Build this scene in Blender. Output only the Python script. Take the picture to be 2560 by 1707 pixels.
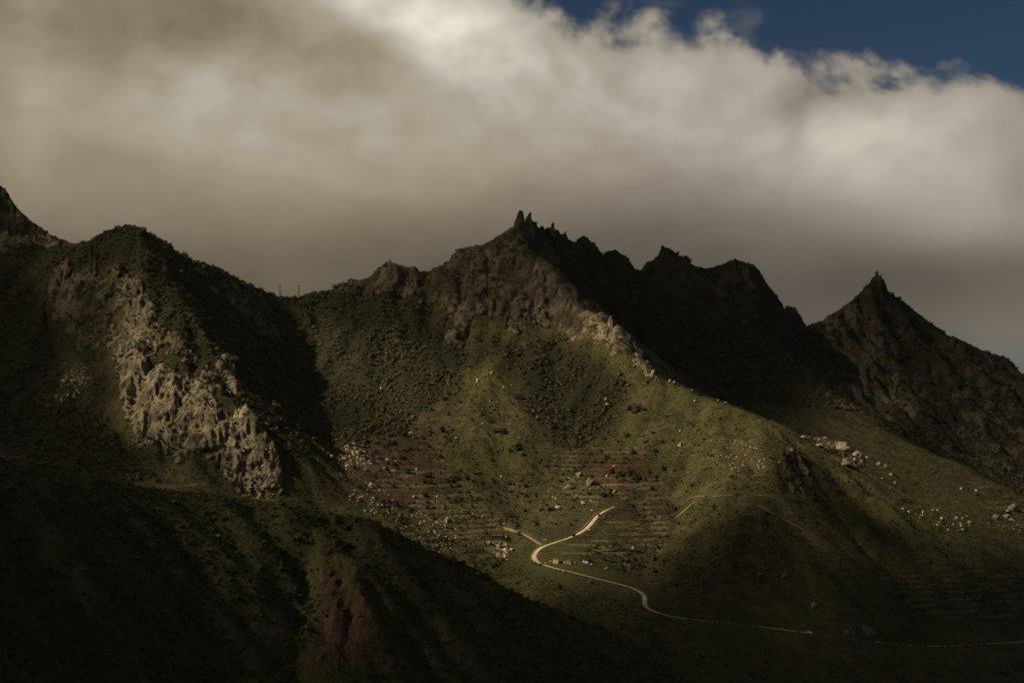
import bpy, math, random, time
import numpy as np
from mathutils import Vector, geometry
T0 = time.time()
random.seed(7)
rng = np.random.default_rng(7)
for o in list(bpy.data.objects):
    bpy.data.objects.remove(o)
scene = bpy.context.scene
COL = scene.collection

# ------------------------------------------------------------------ camera
F = 3555.56            # focal length in pixels of the 2560 px wide photograph
HOR = 1000.0           # row of the eye level
PIT = math.atan((HOR - 853.5) / F)
cam = bpy.data.cameras.new('camera'); cam.lens = 50; cam.sensor_width = 36
cam.clip_start = 1; cam.clip_end = 60000
camo = bpy.data.objects.new('camera', cam); COL.objects.link(camo)
camo.location = (0, 0, 0); camo.rotation_euler = (math.pi/2 + PIT, 0, 0)
scene.camera = camo

# ------------------------------------------------------------------ light
SUN_EL = math.radians(40.0)
SUN_AZ = math.radians(-110.0)      # from +Y (view direction), negative = left
S = np.array([math.sin(SUN_AZ)*math.cos(SUN_EL), math.cos(SUN_AZ)*math.cos(SUN_EL), math.sin(SUN_EL)])
sun = bpy.data.lights.new('sun', 'SUN'); sun.energy = 5.0; sun.angle = math.radians(0.5)
sun.color = (1.0, 0.84, 0.60)
suno = bpy.data.objects.new('sun', sun); COL.objects.link(suno)
suno.rotation_euler = Vector(S).to_track_quat('Z', 'Y').to_euler()
suno.location = (-500, 500, 1500)

vs = scene.view_settings
vs.view_transform = 'Standard'; vs.look = 'None'; vs.exposure = 0.2; vs.gamma = 1.0; vs.use_curve_mapping = False
scene.render.engine = 'CYCLES'
scene.cycles.use_denoising = True; scene.cycles.denoiser = 'OPENIMAGEDENOISE'; scene.cycles.denoising_input_passes = 'RGB_ALBEDO_NORMAL'; scene.cycles.denoising_prefilter = 'ACCURATE'
scene.cycles.max_bounces = 4; scene.cycles.diffuse_bounces = 2; scene.cycles.transparent_max_bounces = 8
scene.cycles.volume_bounces = 0; scene.cycles.sample_clamp_indirect = 0.4
scene.render.film_transparent = False

# ------------------------------------------------------------------ node helper
class NB:
    def __init__(s, tree): s.t = tree; s.n = tree.nodes; s.l = tree.links
    def new(s, typ, **kw):
        n = s.n.new(typ)
        for k, v in kw.items(): setattr(n, k, v)
        return n
    def put(s, sock, v):
        if isinstance(v, bpy.types.NodeSocket): s.l.new(v, sock)
        elif v is not None: sock.default_value = v
    def m(s, op, a, b=None, c=None, clamp=False):
        n = s.new('ShaderNodeMath', operation=op, use_clamp=clamp)
        s.put(n.inputs[0], a); s.put(n.inputs[1], b); s.put(n.inputs[2], c)
        return n.outputs[0]
    def v(s, op, a, b=None, scale=None):
        n = s.new('ShaderNodeVectorMath', operation=op)
        s.put(n.inputs[0], a)
        if b is not None: s.put(n.inputs[1], b)
        if scale is not None: s.put(n.inputs['Scale'], scale)
        return n.outputs['Value'] if op in ('LENGTH', 'DOT_PRODUCT') else n.outputs[0]
    def noise(s, vec, scale, detail=4, rough=0.5, dist=0.0, out='Fac'):
        n = s.new('ShaderNodeTexNoise', noise_dimensions='3D')
        s.put(n.inputs['Vector'], vec); n.inputs['Scale'].default_value = scale
        n.inputs['Detail'].default_value = detail; n.inputs['Roughness'].default_value = rough
        n.inputs['Distortion'].default_value = dist
        return n.outputs[out]
    def mix(s, f, a, b, blend='MIX'):
        n = s.new('ShaderNodeMix', data_type='RGBA', blend_type=blend)
        s.put(n.inputs[0], f); s.put(n.inputs[6], a); s.put(n.inputs[7], b)
        return n.outputs[2]
    def ramp(s, f, lo, hi, a=0.0, b=1.0, smooth=True):
        n = s.new('ShaderNodeMapRange', interpolation_type='SMOOTHSTEP' if smooth else 'LINEAR')
        s.put(n.inputs[0], f); s.put(n.inputs[1], lo); s.put(n.inputs[2], hi); s.put(n.inputs[3], a); s.put(n.inputs[4], b)
        return n.outputs[0]
    def attr(s, name):
        return s.new('ShaderNodeAttribute', attribute_name=name).outputs['Fac']
def rgb(r, g, b): return (r, g, b, 1.0)
def srgb(r, g, b):
    f = lambda c: (c/255/12.92) if c/255 <= 0.04045 else ((c/255+0.055)/1.055)**2.4
    return (f(r), f(g), f(b), 1.0)

# ------------------------------------------------------------------ sky: Nishita blue with a bank of cloud in front of it
world = bpy.data.worlds.new('World'); scene.world = world; world.use_nodes = True
nt = world.node_tree; nt.nodes.clear(); nb = NB(nt)
out = nb.new('ShaderNodeOutputWorld')
sky = nb.new('ShaderNodeTexSky', sky_type='NISHITA')
sky.sun_disc = False; sky.sun_elevation = SUN_EL; sky.sun_rotation = SUN_AZ
sky.altitude = 1500; sky.air_density = 1.0; sky.dust_density = 0.3; sky.ozone_density = 3.0
skyc = nb.mix(1.0, sky.outputs[0], rgb(0.26, 0.31, 0.345), 'MULTIPLY')
gen = nb.new('ShaderNodeTexCoord').outputs['Generated']
sep = nb.new('ShaderNodeSeparateXYZ'); nb.l.new(gen, sep.inputs[0])
wx, wy, wz = sep.outputs
az = nb.m('ARCTAN2', wx, wy)                        # 0 straight ahead, + to the right
el = nb.m('ARCSINE', wz)
dirv = nb.v('NORMALIZE', gen)
def sc_vec(sx, sy, sz):
    return nb.v('MULTIPLY', dirv, (sx, sy, sz))
# cloud noises live on the direction sphere
warp = nb.noise(sc_vec(5, 5, 8), 1.0, 3, 0.5, out='Color')
wv = nb.v('ADD', dirv, nb.v('SCALE', nb.v('SUBTRACT', warp, (0.5, 0.5, 0.5)), scale=0.06))
n_big = nb.noise(nb.v('MULTIPLY', wv, (4.0, 4.0, 8.0)), 1.0, 4, 0.5)
n_mid = nb.noise(nb.v('MULTIPLY', wv, (13.0, 13.0, 19.0)), 1.0, 7, 0.58)
n_fine = nb.noise(nb.v('MULTIPLY', wv, (34.0, 34.0, 44.0)), 1.0, 7, 0.58, 0.15)
# a point of the photograph as azimuth/elevation (radians)
def pe(px, py):
    x = (px-1280)/F; y = (853.5-py)/F
    Y = math.cos(PIT) - y*math.sin(PIT); Z = math.sin(PIT) + y*math.cos(PIT)
    return math.atan2(x, Y), math.atan2(Z, math.hypot(x, Y))
def puffs(scale, det, smooth):
    n = nb.new('ShaderNodeTexVoronoi', feature='F1', voronoi_dimensions='3D'); n.normalize = True
    nb.put(n.inputs['Vector'], nb.v('ADD', nb.v('MULTIPLY', wv, scale), nb.v('SCALE', nb.v('SUBTRACT', warp, (0.5, 0.5, 0.5)), scale=1.2)))
    n.inputs['Scale'].default_value = 1.0; n.inputs['Detail'].default_value = det; n.inputs['Roughness'].default_value = 0.55; n.inputs['Lacunarity'].default_value = 2.1; 
    return nb.m('SUBTRACT', 1.0, n.outputs['Distance'])
puff = puffs((14.0, 14.0, 20.0), 2.0, 0.55)
# upper edge of the cloud bank against the blue, as elevation over azimuth
edge = [(-6000, -700), (-200, -700), (900, -330), (1230, -60), (1310, 10), (1420, 45), (1560, 66), (1700, 108), (1800, 120), (1900, 188), (2000, 160), (2200, 172), (2330, 210), (2450, 235), (2600, 300), (2900, 330), (6000, 250)]
fc = nb.new('ShaderNodeFloatCurve'); cu = fc.mapping.curves[0]
A0, A1, E0, E1 = -1.2, 1.2, -0.05, 0.55
pts = []
for px, py in edge:
    a, e = pe(px, py)
    if px < -5000: a = A0
    if px > 5000: a = A1
    pts.append(((a-A0)/(A1-A0), (e-E0)/(E1-E0)))
while len(cu.points) < len(pts): cu.points.new(0.5, 0.5)
for p, q in zip(cu.points, pts): p.location = (min(max(q[0], 0), 1), min(max(q[1], 0), 1))
fc.mapping.use_clip = False; fc.mapping.update()
nb.put(fc.inputs['Value'], nb.ramp(az, A0, A1, smooth=False))
edge_el = nb.m('ADD', nb.m('MULTIPLY', fc.outputs[0], E1-E0), E0)
d = nb.m('SUBTRACT', edge_el, el)
d = nb.m('ADD', d, nb.m('MULTIPLY', nb.m('SUBTRACT', n_mid, 0.5), 0.085))
d = nb.m('ADD', d, nb.m('MULTIPLY', nb.m('SUBTRACT', n_fine, 0.5), 0.060))
d = nb.m('ADD', d, nb.m('MULTIPLY', nb.m('SUBTRACT', puff, 0.62), 0.06))
cover = nb.ramp(d, -0.012, 0.016)
wisp = nb.m('MULTIPLY', nb.ramp(n_mid, 0.56, 0.80), nb.ramp(d, -0.075, -0.01))
cover = nb.m('MAXIMUM', cover, nb.m('MULTIPLY', wisp, 0.35))
# a thin gap low on the right lets some blue through
def blob(px, py, rx, ry, rot=0.0, power=1.0):
    a, e = pe(px, py)
    da = nb.m('SUBTRACT', az, a); de = nb.m('SUBTRACT', el, e)
    cr, sr = math.cos(rot), math.sin(rot)
    u = nb.m('ADD', nb.m('MULTIPLY', da, cr*F/rx), nb.m('MULTIPLY', de, sr*F/rx))
    w = nb.m('ADD', nb.m('MULTIPLY', da, -sr*F/ry), nb.m('MULTIPLY', de, cr*F/ry))
    r2 = nb.m('ADD', nb.m('MULTIPLY', u, u), nb.m('MULTIPLY', w, w))
    return nb.m('EXPONENT', nb.m('MULTIPLY', r2, -1.0))
gap = nb.m('MAXIMUM', nb.m('MULTIPLY', blob(2600, 960, 190, 90, -0.6), 1.1), nb.m('MULTIPLY', blob(2430, 850, 90, 26, -0.5), 0.8))
gap = nb.ramp(nb.m('ADD', gap, nb.m('MULTIPLY', nb.m('SUBTRACT', n_mid, 0.5), 1.0)), 0.45, 1.0)
cover = nb.m('MULTIPLY', cover, nb.m('SUBTRACT', 1.0, nb.m('MULTIPLY', gap, 0.42)))
# brightness of the bank: sunlit tops, grey belly
BL = [  # px, py, rx, ry, rot, gain
    (1010, 40, 230, 120, -0.35, 0.34), (1220, 120, 210, 150, -0.3, 0.17), (880, -60, 200, 90, 0, 0.10),
    (1450, 190, 260, 130, -0.3, 0.12), (1720, 260, 260, 120, -0.25, 0.11), (2080, 330, 330, 150, -0.1, 0.15), (500, 470, 620, 150, 0.05, 0.035), (1200, 520, 500, 90, -0.1, 0.02),
    (2380, 430, 260, 170, -0.2, 0.16), (1250, 350, 380, 150, 0.1, 0.06), (700, 330, 330, 140, -0.2, 0.12),
    (470, 210, 230, 110, 0.2, 0.06), (60, 250, 110, 300, 0.0, 0.09), (700, 200, 260, 90, -0.2, 0.05), (380, 300, 260, 90, 0.1, 0.04), (2000, 500, 420, 90, 0.0, 0.06),
    (2450, 560, 280, 60, 0.0, 0.08), (450, 470, 330, 80, 0.1, 0.015), (1180, 60, 120, 80, 0, 0.08),
    (730, 720, 120, 40, 0.0, 0.02), (2500, 860, 240, 110, 0.1, 0.09), (1700, 90, 320, 60, -0.3, 0.04),
    (930, 110, 160, 40, -0.55, -0.11), (330, 60, 300, 110, 0.0, -0.06), (1990, 250, 110, 60, 0.3, -0.09),
    (1980, 330, 40, 80, 0.0, -0.06), (620, 480, 300, 70, 0.0, -0.01), (1500, 560, 500, 90, 0.0, -0.035), (2200, 700, 330, 60, 0.05, -0.04),
    (1050, 660, 700, 120, 0.0, -0.015), (200, 400, 260, 70, 0.0, -0.02), (2540, 420, 60, 130, 0.0, -0.08)]
br = nb.m('ADD', 0.188, 0.0)
for (px, py, rx, ry, rot, g) in BL:
    br = nb.m('ADD', br, nb.m('MULTIPLY', blob(px, py, rx, ry, rot), g))
low = nb.ramp(el, pe(1280, 780)[1], pe(1280, 330)[1], 0.50, 1.0)
br = nb.m('MULTIPLY', br, low)
mod = nb.m('ADD', 1.0, nb.m('MULTIPLY', nb.m('SUBTRACT', n_big, 0.5), 0.8))
amt = nb.ramp(el, pe(1280, 620)[1], pe(1280, 200)[1], 0.30, 1.0)
mod = nb.m('ADD', mod, nb.m('MULTIPLY', nb.m('MULTIPLY', nb.m('SUBTRACT', n_mid, 0.5), 1.35), amt))
mod = nb.m('ADD', mod, nb.m('MULTIPLY', nb.m('MULTIPLY', nb.m('SUBTRACT', n_fine, 0.5), 0.42), amt))
rgt = nb.ramp(az, pe(700, 0)[0], pe(1700, 0)[0], 0.35, 1.0)
mod = nb.m('ADD', mod, nb.m('MULTIPLY', nb.m('MULTIPLY', nb.m('SUBTRACT', puff, 0.62), 0.75), nb.m('MULTIPLY', amt, rgt)))
# near the torn upper edge the bank is thinner and more modelled
br = nb.m('MULTIPLY', br, mod)
warmf = nb.ramp(az, pe(900, 0)[0], pe(1900, 0)[0])
tint = nb.mix(warmf, rgb(1.14, 0.960, 0.67), rgb(1.07, 0.94, 0.77))
tint = nb.mix(nb.ramp(br, 0.20, 0.45), tint, rgb(1.0, 0.93, 0.78))
cl = nb.mix(1.0, tint, nb.new('ShaderNodeCombineColor').outputs[0], 'MULTIPLY')
cc = nt.nodes[-1]
for n in nt.nodes:
    if n.bl_idname == 'ShaderNodeCombineColor':
        for i in range(3): nb.put(n.inputs[i], br)
cl = nb.v('SCALE', cl, scale=20.0*0.97)
col = nb.mix(cover, skyc, cl)
bg = nb.new('ShaderNodeBackground'); nb.l.new(col, bg.inputs[0]); bg.inputs[1].default_value = 0.05
nb.l.new(bg.outputs[0], out.inputs[0])

# ------------------------------------------------------------------ from a photograph pixel and a distance to a place
def P(px, py, d):
    x = (px-1280)/F; y = (853.5-py)/F
    Yc = math.cos(PIT) - y*math.sin(PIT); Zc = math.sin(PIT) + y*math.cos(PIT)
    s = d/Yc
    return (x*s, d, Zc*s)
def proj(X, Y, Z):
    c, s_ = math.cos(PIT), math.sin(PIT)
    f = Y*c + Z*s_; u = -Y*s_ + Z*c
    f = np.where(np.abs(f) < 1e-3, 1e-3, f)
    return 1280 + F*X/f, 853.5 - F*u/f

# ------------------------------------------------------------------ numpy noise
def _h(ix, iy, iz, seed):
    n = (ix*374761393 + iy*668265263 + iz*2147483647 + seed*1274126177) & 0xFFFFFFFF
    n = ((n ^ (n >> 13)) * 1274126177) & 0xFFFFFFFF
    n = (n ^ (n >> 16)) & 0xFFFF
    return n.astype(np.float32) * (2.0/65535.0) - 1.0
def vnoise(x, y, z=None, seed=0):
    x = np.asarray(x, dtype=np.float64); y = np.asarray(y, dtype=np.float64)
    ix = np.floor(x).astype(np.int64); iy = np.floor(y).astype(np.int64)
    fx = (x-ix).astype(np.float32); fy = (y-iy).astype(np.float32)
    fx = fx*fx*fx*(fx*(fx*6-15)+10); fy = fy*fy*fy*(fy*(fy*6-15)+10)
    if z is None:
        iz = np.zeros_like(ix)
        a = _h(ix, iy, iz, seed); b = _h(ix+1, iy, iz, seed); c = _h(ix, iy+1, iz, seed); e = _h(ix+1, iy+1, iz, seed)
        return (a*(1-fx)+b*fx)*(1-fy) + (c*(1-fx)+e*fx)*fy
    z = np.asarray(z, dtype=np.float64); iz = np.floor(z).astype(np.int64); fz = (z-iz).astype(np.float32)
    fz = fz*fz*fz*(fz*(fz*6-15)+10)
    r = 0
    for k in (0, 1):
        a = _h(ix, iy, iz+k, seed); b = _h(ix+1, iy, iz+k, seed); c = _h(ix, iy+1, iz+k, seed); e = _h(ix+1, iy+1, iz+k, seed)
        v = (a*(1-fx)+b*fx)*(1-fy) + (c*(1-fx)+e*fx)*fy
        r = r + v*((1-fz) if k == 0 else fz)
    return r
def fbm(x, y, z=None, oct=4, seed=0, gain=0.5, ridged=False):
    a, s, t, k = 1.0, 0.0, 0.0, 1.0
    for o in range(oct):
        n = vnoise(x*k, y*k, None if z is None else z*k, seed+o*17)
        if ridged: n = 1-2*np.abs(n)
        s = s + a*n; t += a; a *= gain; k *= 2.03
    return s/t
def sstep(a, b, x):
    t = np.clip((x-a)/(b-a), 0, 1); return t*t*(3-2*t)

# ------------------------------------------------------------------ the relief: ridges, gullies and foot lines
SKY = [(-700,620),(-400,500),(-230,400),(-110,385),(0,462),(18,480),(40,517),(62,538),(90,562),(130,588),(170,605),(195,611),(215,611),(240,598),(262,582),(300,572),(330,570),(352,573),(385,590),(420,612),(450,634),(480,650),(510,658),(540,666),(570,683),(600,699),(625,712),(650,722),(680,738),(710,745),(740,746),(770,742),(800,736),(840,722),(863,714),(882,697),(911,699),(930,689),(953,665),(974,655),(999,662),(1022,669),(1037,667),(1053,683),(1064,689),(1083,672),(1106,664),(1125,650),(1141,625),(1167,619),(1209,612),(1229,601),(1252,586),(1271,573),(1290,562),(1311,565),(1332,560),(1347,568),(1366,571),(1390,578),(1416,594),(1431,604),(1443,600),(1460,590),(1485,610),(1508,637),(1516,629),(1539,625),(1558,639),(1573,652),(1585,671),(1600,676),(1615,658),(1634,648),(1650,632),(1676,626),(1699,639),(1717,649),(1743,668),(1760,673),(1798,668),(1819,654),(1836,649),(1866,656),(1887,662),(1900,677),(1913,705),(1930,728),(1947,751),(1960,777),(1975,785),(1994,786),(2006,798),(2015,816),(2032,807),(2057,802),(2070,790),(2085,783),(2121,758),(2155,732),(2172,715),(2194,705),(2210,712),(2225,734),(2249,747),(2274,768),(2300,790),(2338,815),(2368,836),(2410,853),(2453,875),(2495,887),(2517,896),(2534,917),(2560,938),(2700,1010),(2900,1090),(3300,1200)]
sd = [(-700,1900),(-150,1860),(0,1850),(90,1830),(170,1790),(215,1740),(260,1680),(300,1640),(350,1630),(420,1680),(540,1770),(650,1860),(700,1920),(800,1960),(1040,1960),(1140,1970),(1300,2000),(1347,2030),(1431,2120),(1508,2200),(1600,2280),(1659,2320),(1760,2380),(1887,2450),(1960,2520),(2015,2600),(2100,2700),(2200,2780),(2300,2780),(2450,2720),(2560,2680),(2900,2500),(3300,2300)]
sdx = [a for a, b in sd]; sdy = [b for a, b in sd]
SKYL = [(a, b, float(np.interp(a, sdx, sdy))) for a, b in SKY]
D_CREST = [(1297,580,1995),(1305,600,1965),(1313,618,1940),(1336,625,1925),(1374,664,1895),(1397,679,1880),(1416,702,1865),(1420,729,1850),(1437,744,1835),(1458,752,1825),(1470,763,1812),(1508,782,1785),(1527,797,1765),(1545,830,1745),(1562,862,1725),(1577,890,1705),(1604,903,1688),(1615,922,1672),(1630,932,1660),(1675,945,1638),(1730,972,1608),(1794,998,1575),(1858,1023,1548),(1883,1036,1535),(1943,1066,1508)]
ROAD = [(1536,1266,1402),(1515,1275,1394),(1492,1289,1382),(1480,1306,1368),(1462,1325,1352),(1440,1337,1341),(1420,1345,1334),(1390,1355,1326),(1368,1362,1319),(1352,1368,1313),(1340,1378,1304),(1333,1391,1293),(1337,1402,1285),(1352,1410,1279),(1380,1418,1273),(1420,1427,1268),(1470,1440,1261),(1530,1455,1253),(1560,1462,1249),(1595,1474,1242),(1614,1488,1233),(1613,1502,1224),(1607,1512,1217),(1630,1527,1209),(1680,1541,1205),(1760,1551,1205),(1850,1560,1205),(1950,1572,1200),(2030,1583,1197),(2100,1592,1200),(2170,1602,1205),(2250,1610,1214),(2330,1615,1224),(2400,1613,1232),(2480,1608,1242),(2560,1603,1252),(2700,1592,1272)]
LINES = [
 SKYL, D_CREST,
 # D continues into the nose of the central spur
 [(1943,1066,1508),(1958,1100,1470),(1966,1122,1450)],
 [(1966,1122,1450),(1962,1180,1408),(1950,1236,1388)],
 [(1943,1066,1508),(1985,1090,1512),(2028,1112,1512),(2087,1150,1498),(2140,1200,1470)],
 [(1860,1160,1436),(1887,1238,1374),(1868,1330,1306),(1862,1430,1250),(1880,1530,1214)],
 [(1990,1243,1382),(2060,1246,1418),(2140,1248,1446),(2230,1250,1440)],
 [(1950,1238,1376),(2053,1346,1312),(2160,1470,1260),(2260,1580,1224)],
 [(2070,1265,1435),(2140,1345,1385),(2215,1435,1340),(2290,1520,1296),(2350,1595,1246)],
 [(1640,1180,1475),(1692,1300,1400),(1682,1345,1366),(1622,1405,1316),(1575,1447,1266)],
 [(1760,1150,1452),(1782,1250,1388),(1765,1360,1318),(1745,1460,1256)],
 
 # V4 between D and E
 [(1600,935,2060),(1750,1015,1900),(1900,1078,1760),(2000,1112,1660),(2100,1152,1595),(2200,1218,1535),(2290,1280,1480),(2350,1352,1425),(2400,1430,1365),(2420,1530,1290),(2440,1612,1237),(2450,1720,1170)],
 # E crest
 [(1840,800,2330),(1930,890,2220),(2000,938,2120),(2050,968,2070),(2100,994,2020),(2150,1026,1970),(2200,1060,1920),(2260,1100,1870),(2310,1125,1830),(2400,1165,1770),(2480,1200,1720),(2560,1235,1680),(2700,1300,1600),(2900,1400,1500)],
 [(2250,1180,1640),(2330,1230,1590),(2450,1290,1540),(2560,1330,1520),(2800,1400,1480)],
 [(2300,1300,1470),(2420,1340,1450),(2560,1400,1430),(2800,1480,1400)],
 [(2350,1480,1340),(2560,1510,1330),(2800,1560,1330)],
 # hidden feet behind the crests
 [(1420,760,2060),(1500,860,2030),(1620,960,2090)],
 [(1550,800,2160),(1700,900,2120),(1800,980,2030)],
 [(2000,960,2420),(2100,1040,2380),(2200,1090,2340),(2400,1200,2240),(2560,1275,2140),(2800,1390,2000)],
 [(2120,840,2660),(2165,900,2590),(2205,990,2500),(2230,1040,2440)],
 [(2340,880,2650),(2380,980,2540),(2420,1100,2400)],
 [(2520,930,2640),(2545,1040,2480),(2570,1150,2330)],
 [(2270,860,2680),(2300,980,2560)],
 # ribs and gullies of the main face
 [(1040,680,1955),(1030,740,1915),(1050,790,1890)],
 [(1141,640,1965),(1120,720,1925),(1128,780,1885),(1140,870,1825)],
 [(1090,700,1950),(1085,790,1905),(1100,860,1860)],
 [(1260,600,1985),(1230,680,1945),(1215,740,1915),(1225,800,1870)],
 [(1300,640,1945),(1310,710,1915),(1330,770,1870),(1300,830,1835)],
 [(1210,840,1850),(1180,890,1815),(1120,970,1735),(1040,1050,1630),(980,1120,1535),(940,1190,1445),(900,1262,1352)],
 [(1280,840,1825),(1250,900,1775),(1240,960,1720),(1240,1050,1630),(1250,1150,1535),(1270,1250,1440),(1310,1330,1360)],
 [(1370,760,1880),(1400,860,1810),(1410,960,1735),(1430,1060,1640),(1470,1130,1560),(1500,1180,1500)],
 [(1480,800,1790),(1530,900,1725),(1580,1000,1640),(1620,1090,1545)],
 [(1730,1010,1590),(1740,1080,1520)],
 [(880,745,1945),(905,850,1835),(890,950,1725),(885,1050,1615),(885,1130,1505)],
 [(690,800,1862),(705,900,1785),(735,1000,1690),(780,1090,1565),(850,1180,1432),(900,1262,1352)],
 [(780,760,1935),(790,850,1845),(800,950,1735),(830,1050,1610)],
 [(900,1262,1352),(1000,1352,1285),(1100,1440,1235),(1200,1500,1192),(1350,1570,1140),(1500,1640,1095),(1650,1707,1060),(1800,1770,1040)],
 # valley floor
 [(950,1150,1490),(1010,1205,1438),(1010,1290,1365),(1110,1360,1300)],
 [(1060,1110,1560),(1090,1180,1470),(1130,1260,1392),(1200,1340,1330),(1240,1420,1262)],
 [(1550,1190,1470),(1565,1260,1412),(1560,1330,1352),(1555,1400,1296)],
 [(1440,1200,1490),(1450,1260,1425)], [(1450,1390,1296),(1440,1420,1274)],
 ROAD,
 [(1336,1440,1250),(1420,1480,1222),(1550,1520,1195),(1700,1590,1165),(1900,1630,1160),(2100,1650,1162),(2300,1665,1175)],
 [(1750,1730,1080),(1900,1740,1100),(2200,1740,1115),(2450,1735,1165),(2560,1715,1185),(2900,1700,1210)],
 # the rocky hill on the left: crest of its spur, cliff head, cliff foot
 [(330,574,1634),(365,625,1605),(420,700,1560),(475,780,1508),(530,865,1455),(562,915,1425),(585,975,1395),(600,1005,1382),(617,1016,1374),(640,1042,1366),(665,1075,1358),(690,1125,1346),(715,1190,1332),(770,1262,1310),(830,1305,1285)],
 [(110,690,1570),(135,672,1590),(170,640,1605),(215,650,1600),(270,668,1588),(310,684,1575),(352,742,1528),(345,830,1478),(320,885,1448),(352,915,1432),(402,938,1412),(470,972,1392),(530,998,1382),(572,1022,1374)],
 [(118,780,1550),(190,835,1530),(250,880,1495),(296,940,1425),(302,1010,1408),(335,1090,1382),(420,1125,1358),(500,1138,1345),(548,1150,1340),(600,1240,1318),(690,1262,1308)],
 [(555,1035,1362),(548,1090,1352)],
 [(60,640,1760),(70,760,1680),(100,860,1590),(160,960,1500),(190,1050,1430),(280,1130,1352),(400,1205,1290),(520,1245,1262),(620,1290,1238)],
 [(-60,640,1770),(-40,800,1650),(0,930,1530),(20,1050,1410),(60,1140,1290)],
 [(225,930,1500),(262,1050,1415),(330,1140,1350)],
 # hidden valley behind the near hill
 [(-300,1180,900),(0,1200,1050),(250,1250,1120),(450,1320,1150),(650,1350,1180),(900,1370,1225)],
 # near hill: crest, foot, gullies
 [(-500,1060,600),(-300,1090,650),(0,1134,700),(46,1137,716),(107,1153,735),(172,1164,755),(230,1180,775),(287,1182,795),(325,1202,805),(363,1218,815),(409,1240,828),(497,1241,845),(612,1245,862),(670,1254,870),(784,1257,884),(842,1268,892),(876,1279,897),(934,1288,902),(972,1306,905),(1010,1333,908),(1068,1363,914),(1125,1405,920),(1183,1440,928),(1221,1463,934),(1297,1488,944),(1355,1510,950),(1431,1547,958),(1500,1575,964),(1580,1610,968),(1660,1655,972),(1750,1715,978),(1900,1800,985)],
 [(-500,1730,470),(-300,1730,520),(0,1735,580),(200,1740,640),(600,1740,700),(1000,1740,760),(1400,1740,840),(1650,1770,905)],
 [(775,1280,890),(768,1400,852),(757,1500,817),(742,1600,782),(732,1700,748)],
 [(650,1400,806),(640,1550,752)], [(880,1390,842),(905,1500,800),(925,1610,772)],
 [(1010,1420,880),(1030,1560,830),(1040,1690,790)], [(450,1400,762),(430,1550,705)],[(1190,1530,885),(1250,1660,842)],
 [(250,1350,712),(230,1550,650)],
]
cpts = []
for L in LINES:
    for a, b in zip(L[:-1], L[1:]):
        pa, pb = np.array(P(*a)), np.array(P(*b))
        n = max(1, int(np.hypot(*(pb-pa)[:2]) / 9))
        for i in range(n): cpts.append(pa + (pb-pa)*i/n)
    cpts.append(np.array(P(*L[-1])))
n_front = len(cpts)
sk = np.array([P(*a) for a in SKYL])
for p in sk:                       # far sides of the skyline
    k = 1 + 160/p[1]; cpts.append(np.array([p[0]*k, p[1]*k, p[2]-95]))
    k = 1 + 520/p[1]; cpts.append(np.array([p[0]*k, p[1]*k, p[2]*0.3-190]))
for X in range(-2400, 2401, 200):  # slope the camera stands on, ground far behind and at the sides
    cpts.append(np.array([X, -500., 60])); cpts.append(np.array([X, 0., -4])); cpts.append(np.array([X, 120., -70])); cpts.append(np.array([X, 330., -205.]))
    cpts.append(np.array([X, 4200., -320.])); cpts.append(np.array([X, 3700., -300.]))
for Y in range(500, 3600, 250):
    cpts.append(np.array([-2400., Y, -100])); cpts.append(np.array([2400., Y, -300]))
cpts = np.array(cpts)

GX0, GX1, GY0, GY1, CS = -1350., 1350., -30., 3630., 4.0
gnx = int((GX1-GX0)/CS)+1; gny = int((GY1-GY0)/CS)+1
gx = GX0 + CS*np.arange(gnx); gy = GY0 + CS*np.arange(gny)
GXX, GYY = np.meshgrid(gx, gy)           # [iy, ix]
def tin(pts, x0, y0, cs, nx, ny):
    r = geometry.delaunay_2d_cdt([Vector((p[0], p[1])) for p in pts], [], [], 0, 0.5, True)
    vv = np.array([v[:] for v in r[0]]); ori = [o[0] for o in r[3]]
    z = np.array([pts[o][2] for o in ori]); H = np.full((ny, nx), -300.0)
    for f in r[2]:
        a, b, c = f[0], f[1], f[2]
        A, B, C = vv[a], vv[b], vv[c]
        mnx = max(0, int(math.ceil((min(A[0], B[0], C[0])-x0)/cs))); mxx = min(nx-1, int((max(A[0], B[0], C[0])-x0)/cs))
        mny = max(0, int(math.ceil((min(A[1], B[1], C[1])-y0)/cs))); mxy = min(ny-1, int((max(A[1], B[1], C[1])-y0)/cs))
        if mxx < mnx or mxy < mny: continue
        det = (B[1]-C[1])*(A[0]-C[0]) + (C[0]-B[0])*(A[1]-C[1])
        if abs(det) < 1e-9: continue
        xs = x0+cs*np.arange(mnx, mxx+1)[None, :]; ys = y0+cs*np.arange(mny, mxy+1)[:, None]
        l1 = ((B[1]-C[1])*(xs-C[0]) + (C[0]-B[0])*(ys-C[1]))/det
        l2 = ((C[1]-A[1])*(xs-C[0]) + (A[0]-C[0])*(ys-C[1]))/det
        l3 = 1-l1-l2
        m = (l1 >= -1e-6) & (l2 >= -1e-6) & (l3 >= -1e-6)
        zz = l1*z[a]+l2*z[b]+l3*z[c]
        sub = H[mny:mxy+1, mnx:mxx+1]; sub[m] = zz[m]
    return H
H = tin(cpts, GX0, GY0, CS, gnx, gny)
def blur(A, n):
    for _ in range(n):
        B = np.pad(A, 1, mode='edge')
        A = (B[1:-1, 1:-1]*4 + B[:-2, 1:-1]*2 + B[2:, 1:-1]*2 + B[1:-1, :-2]*2 + B[1:-1, 2:]*2 + B[:-2, :-2] + B[2:, 2:] + B[:-2, 2:] + B[2:, :-2])/16
    return A
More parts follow.
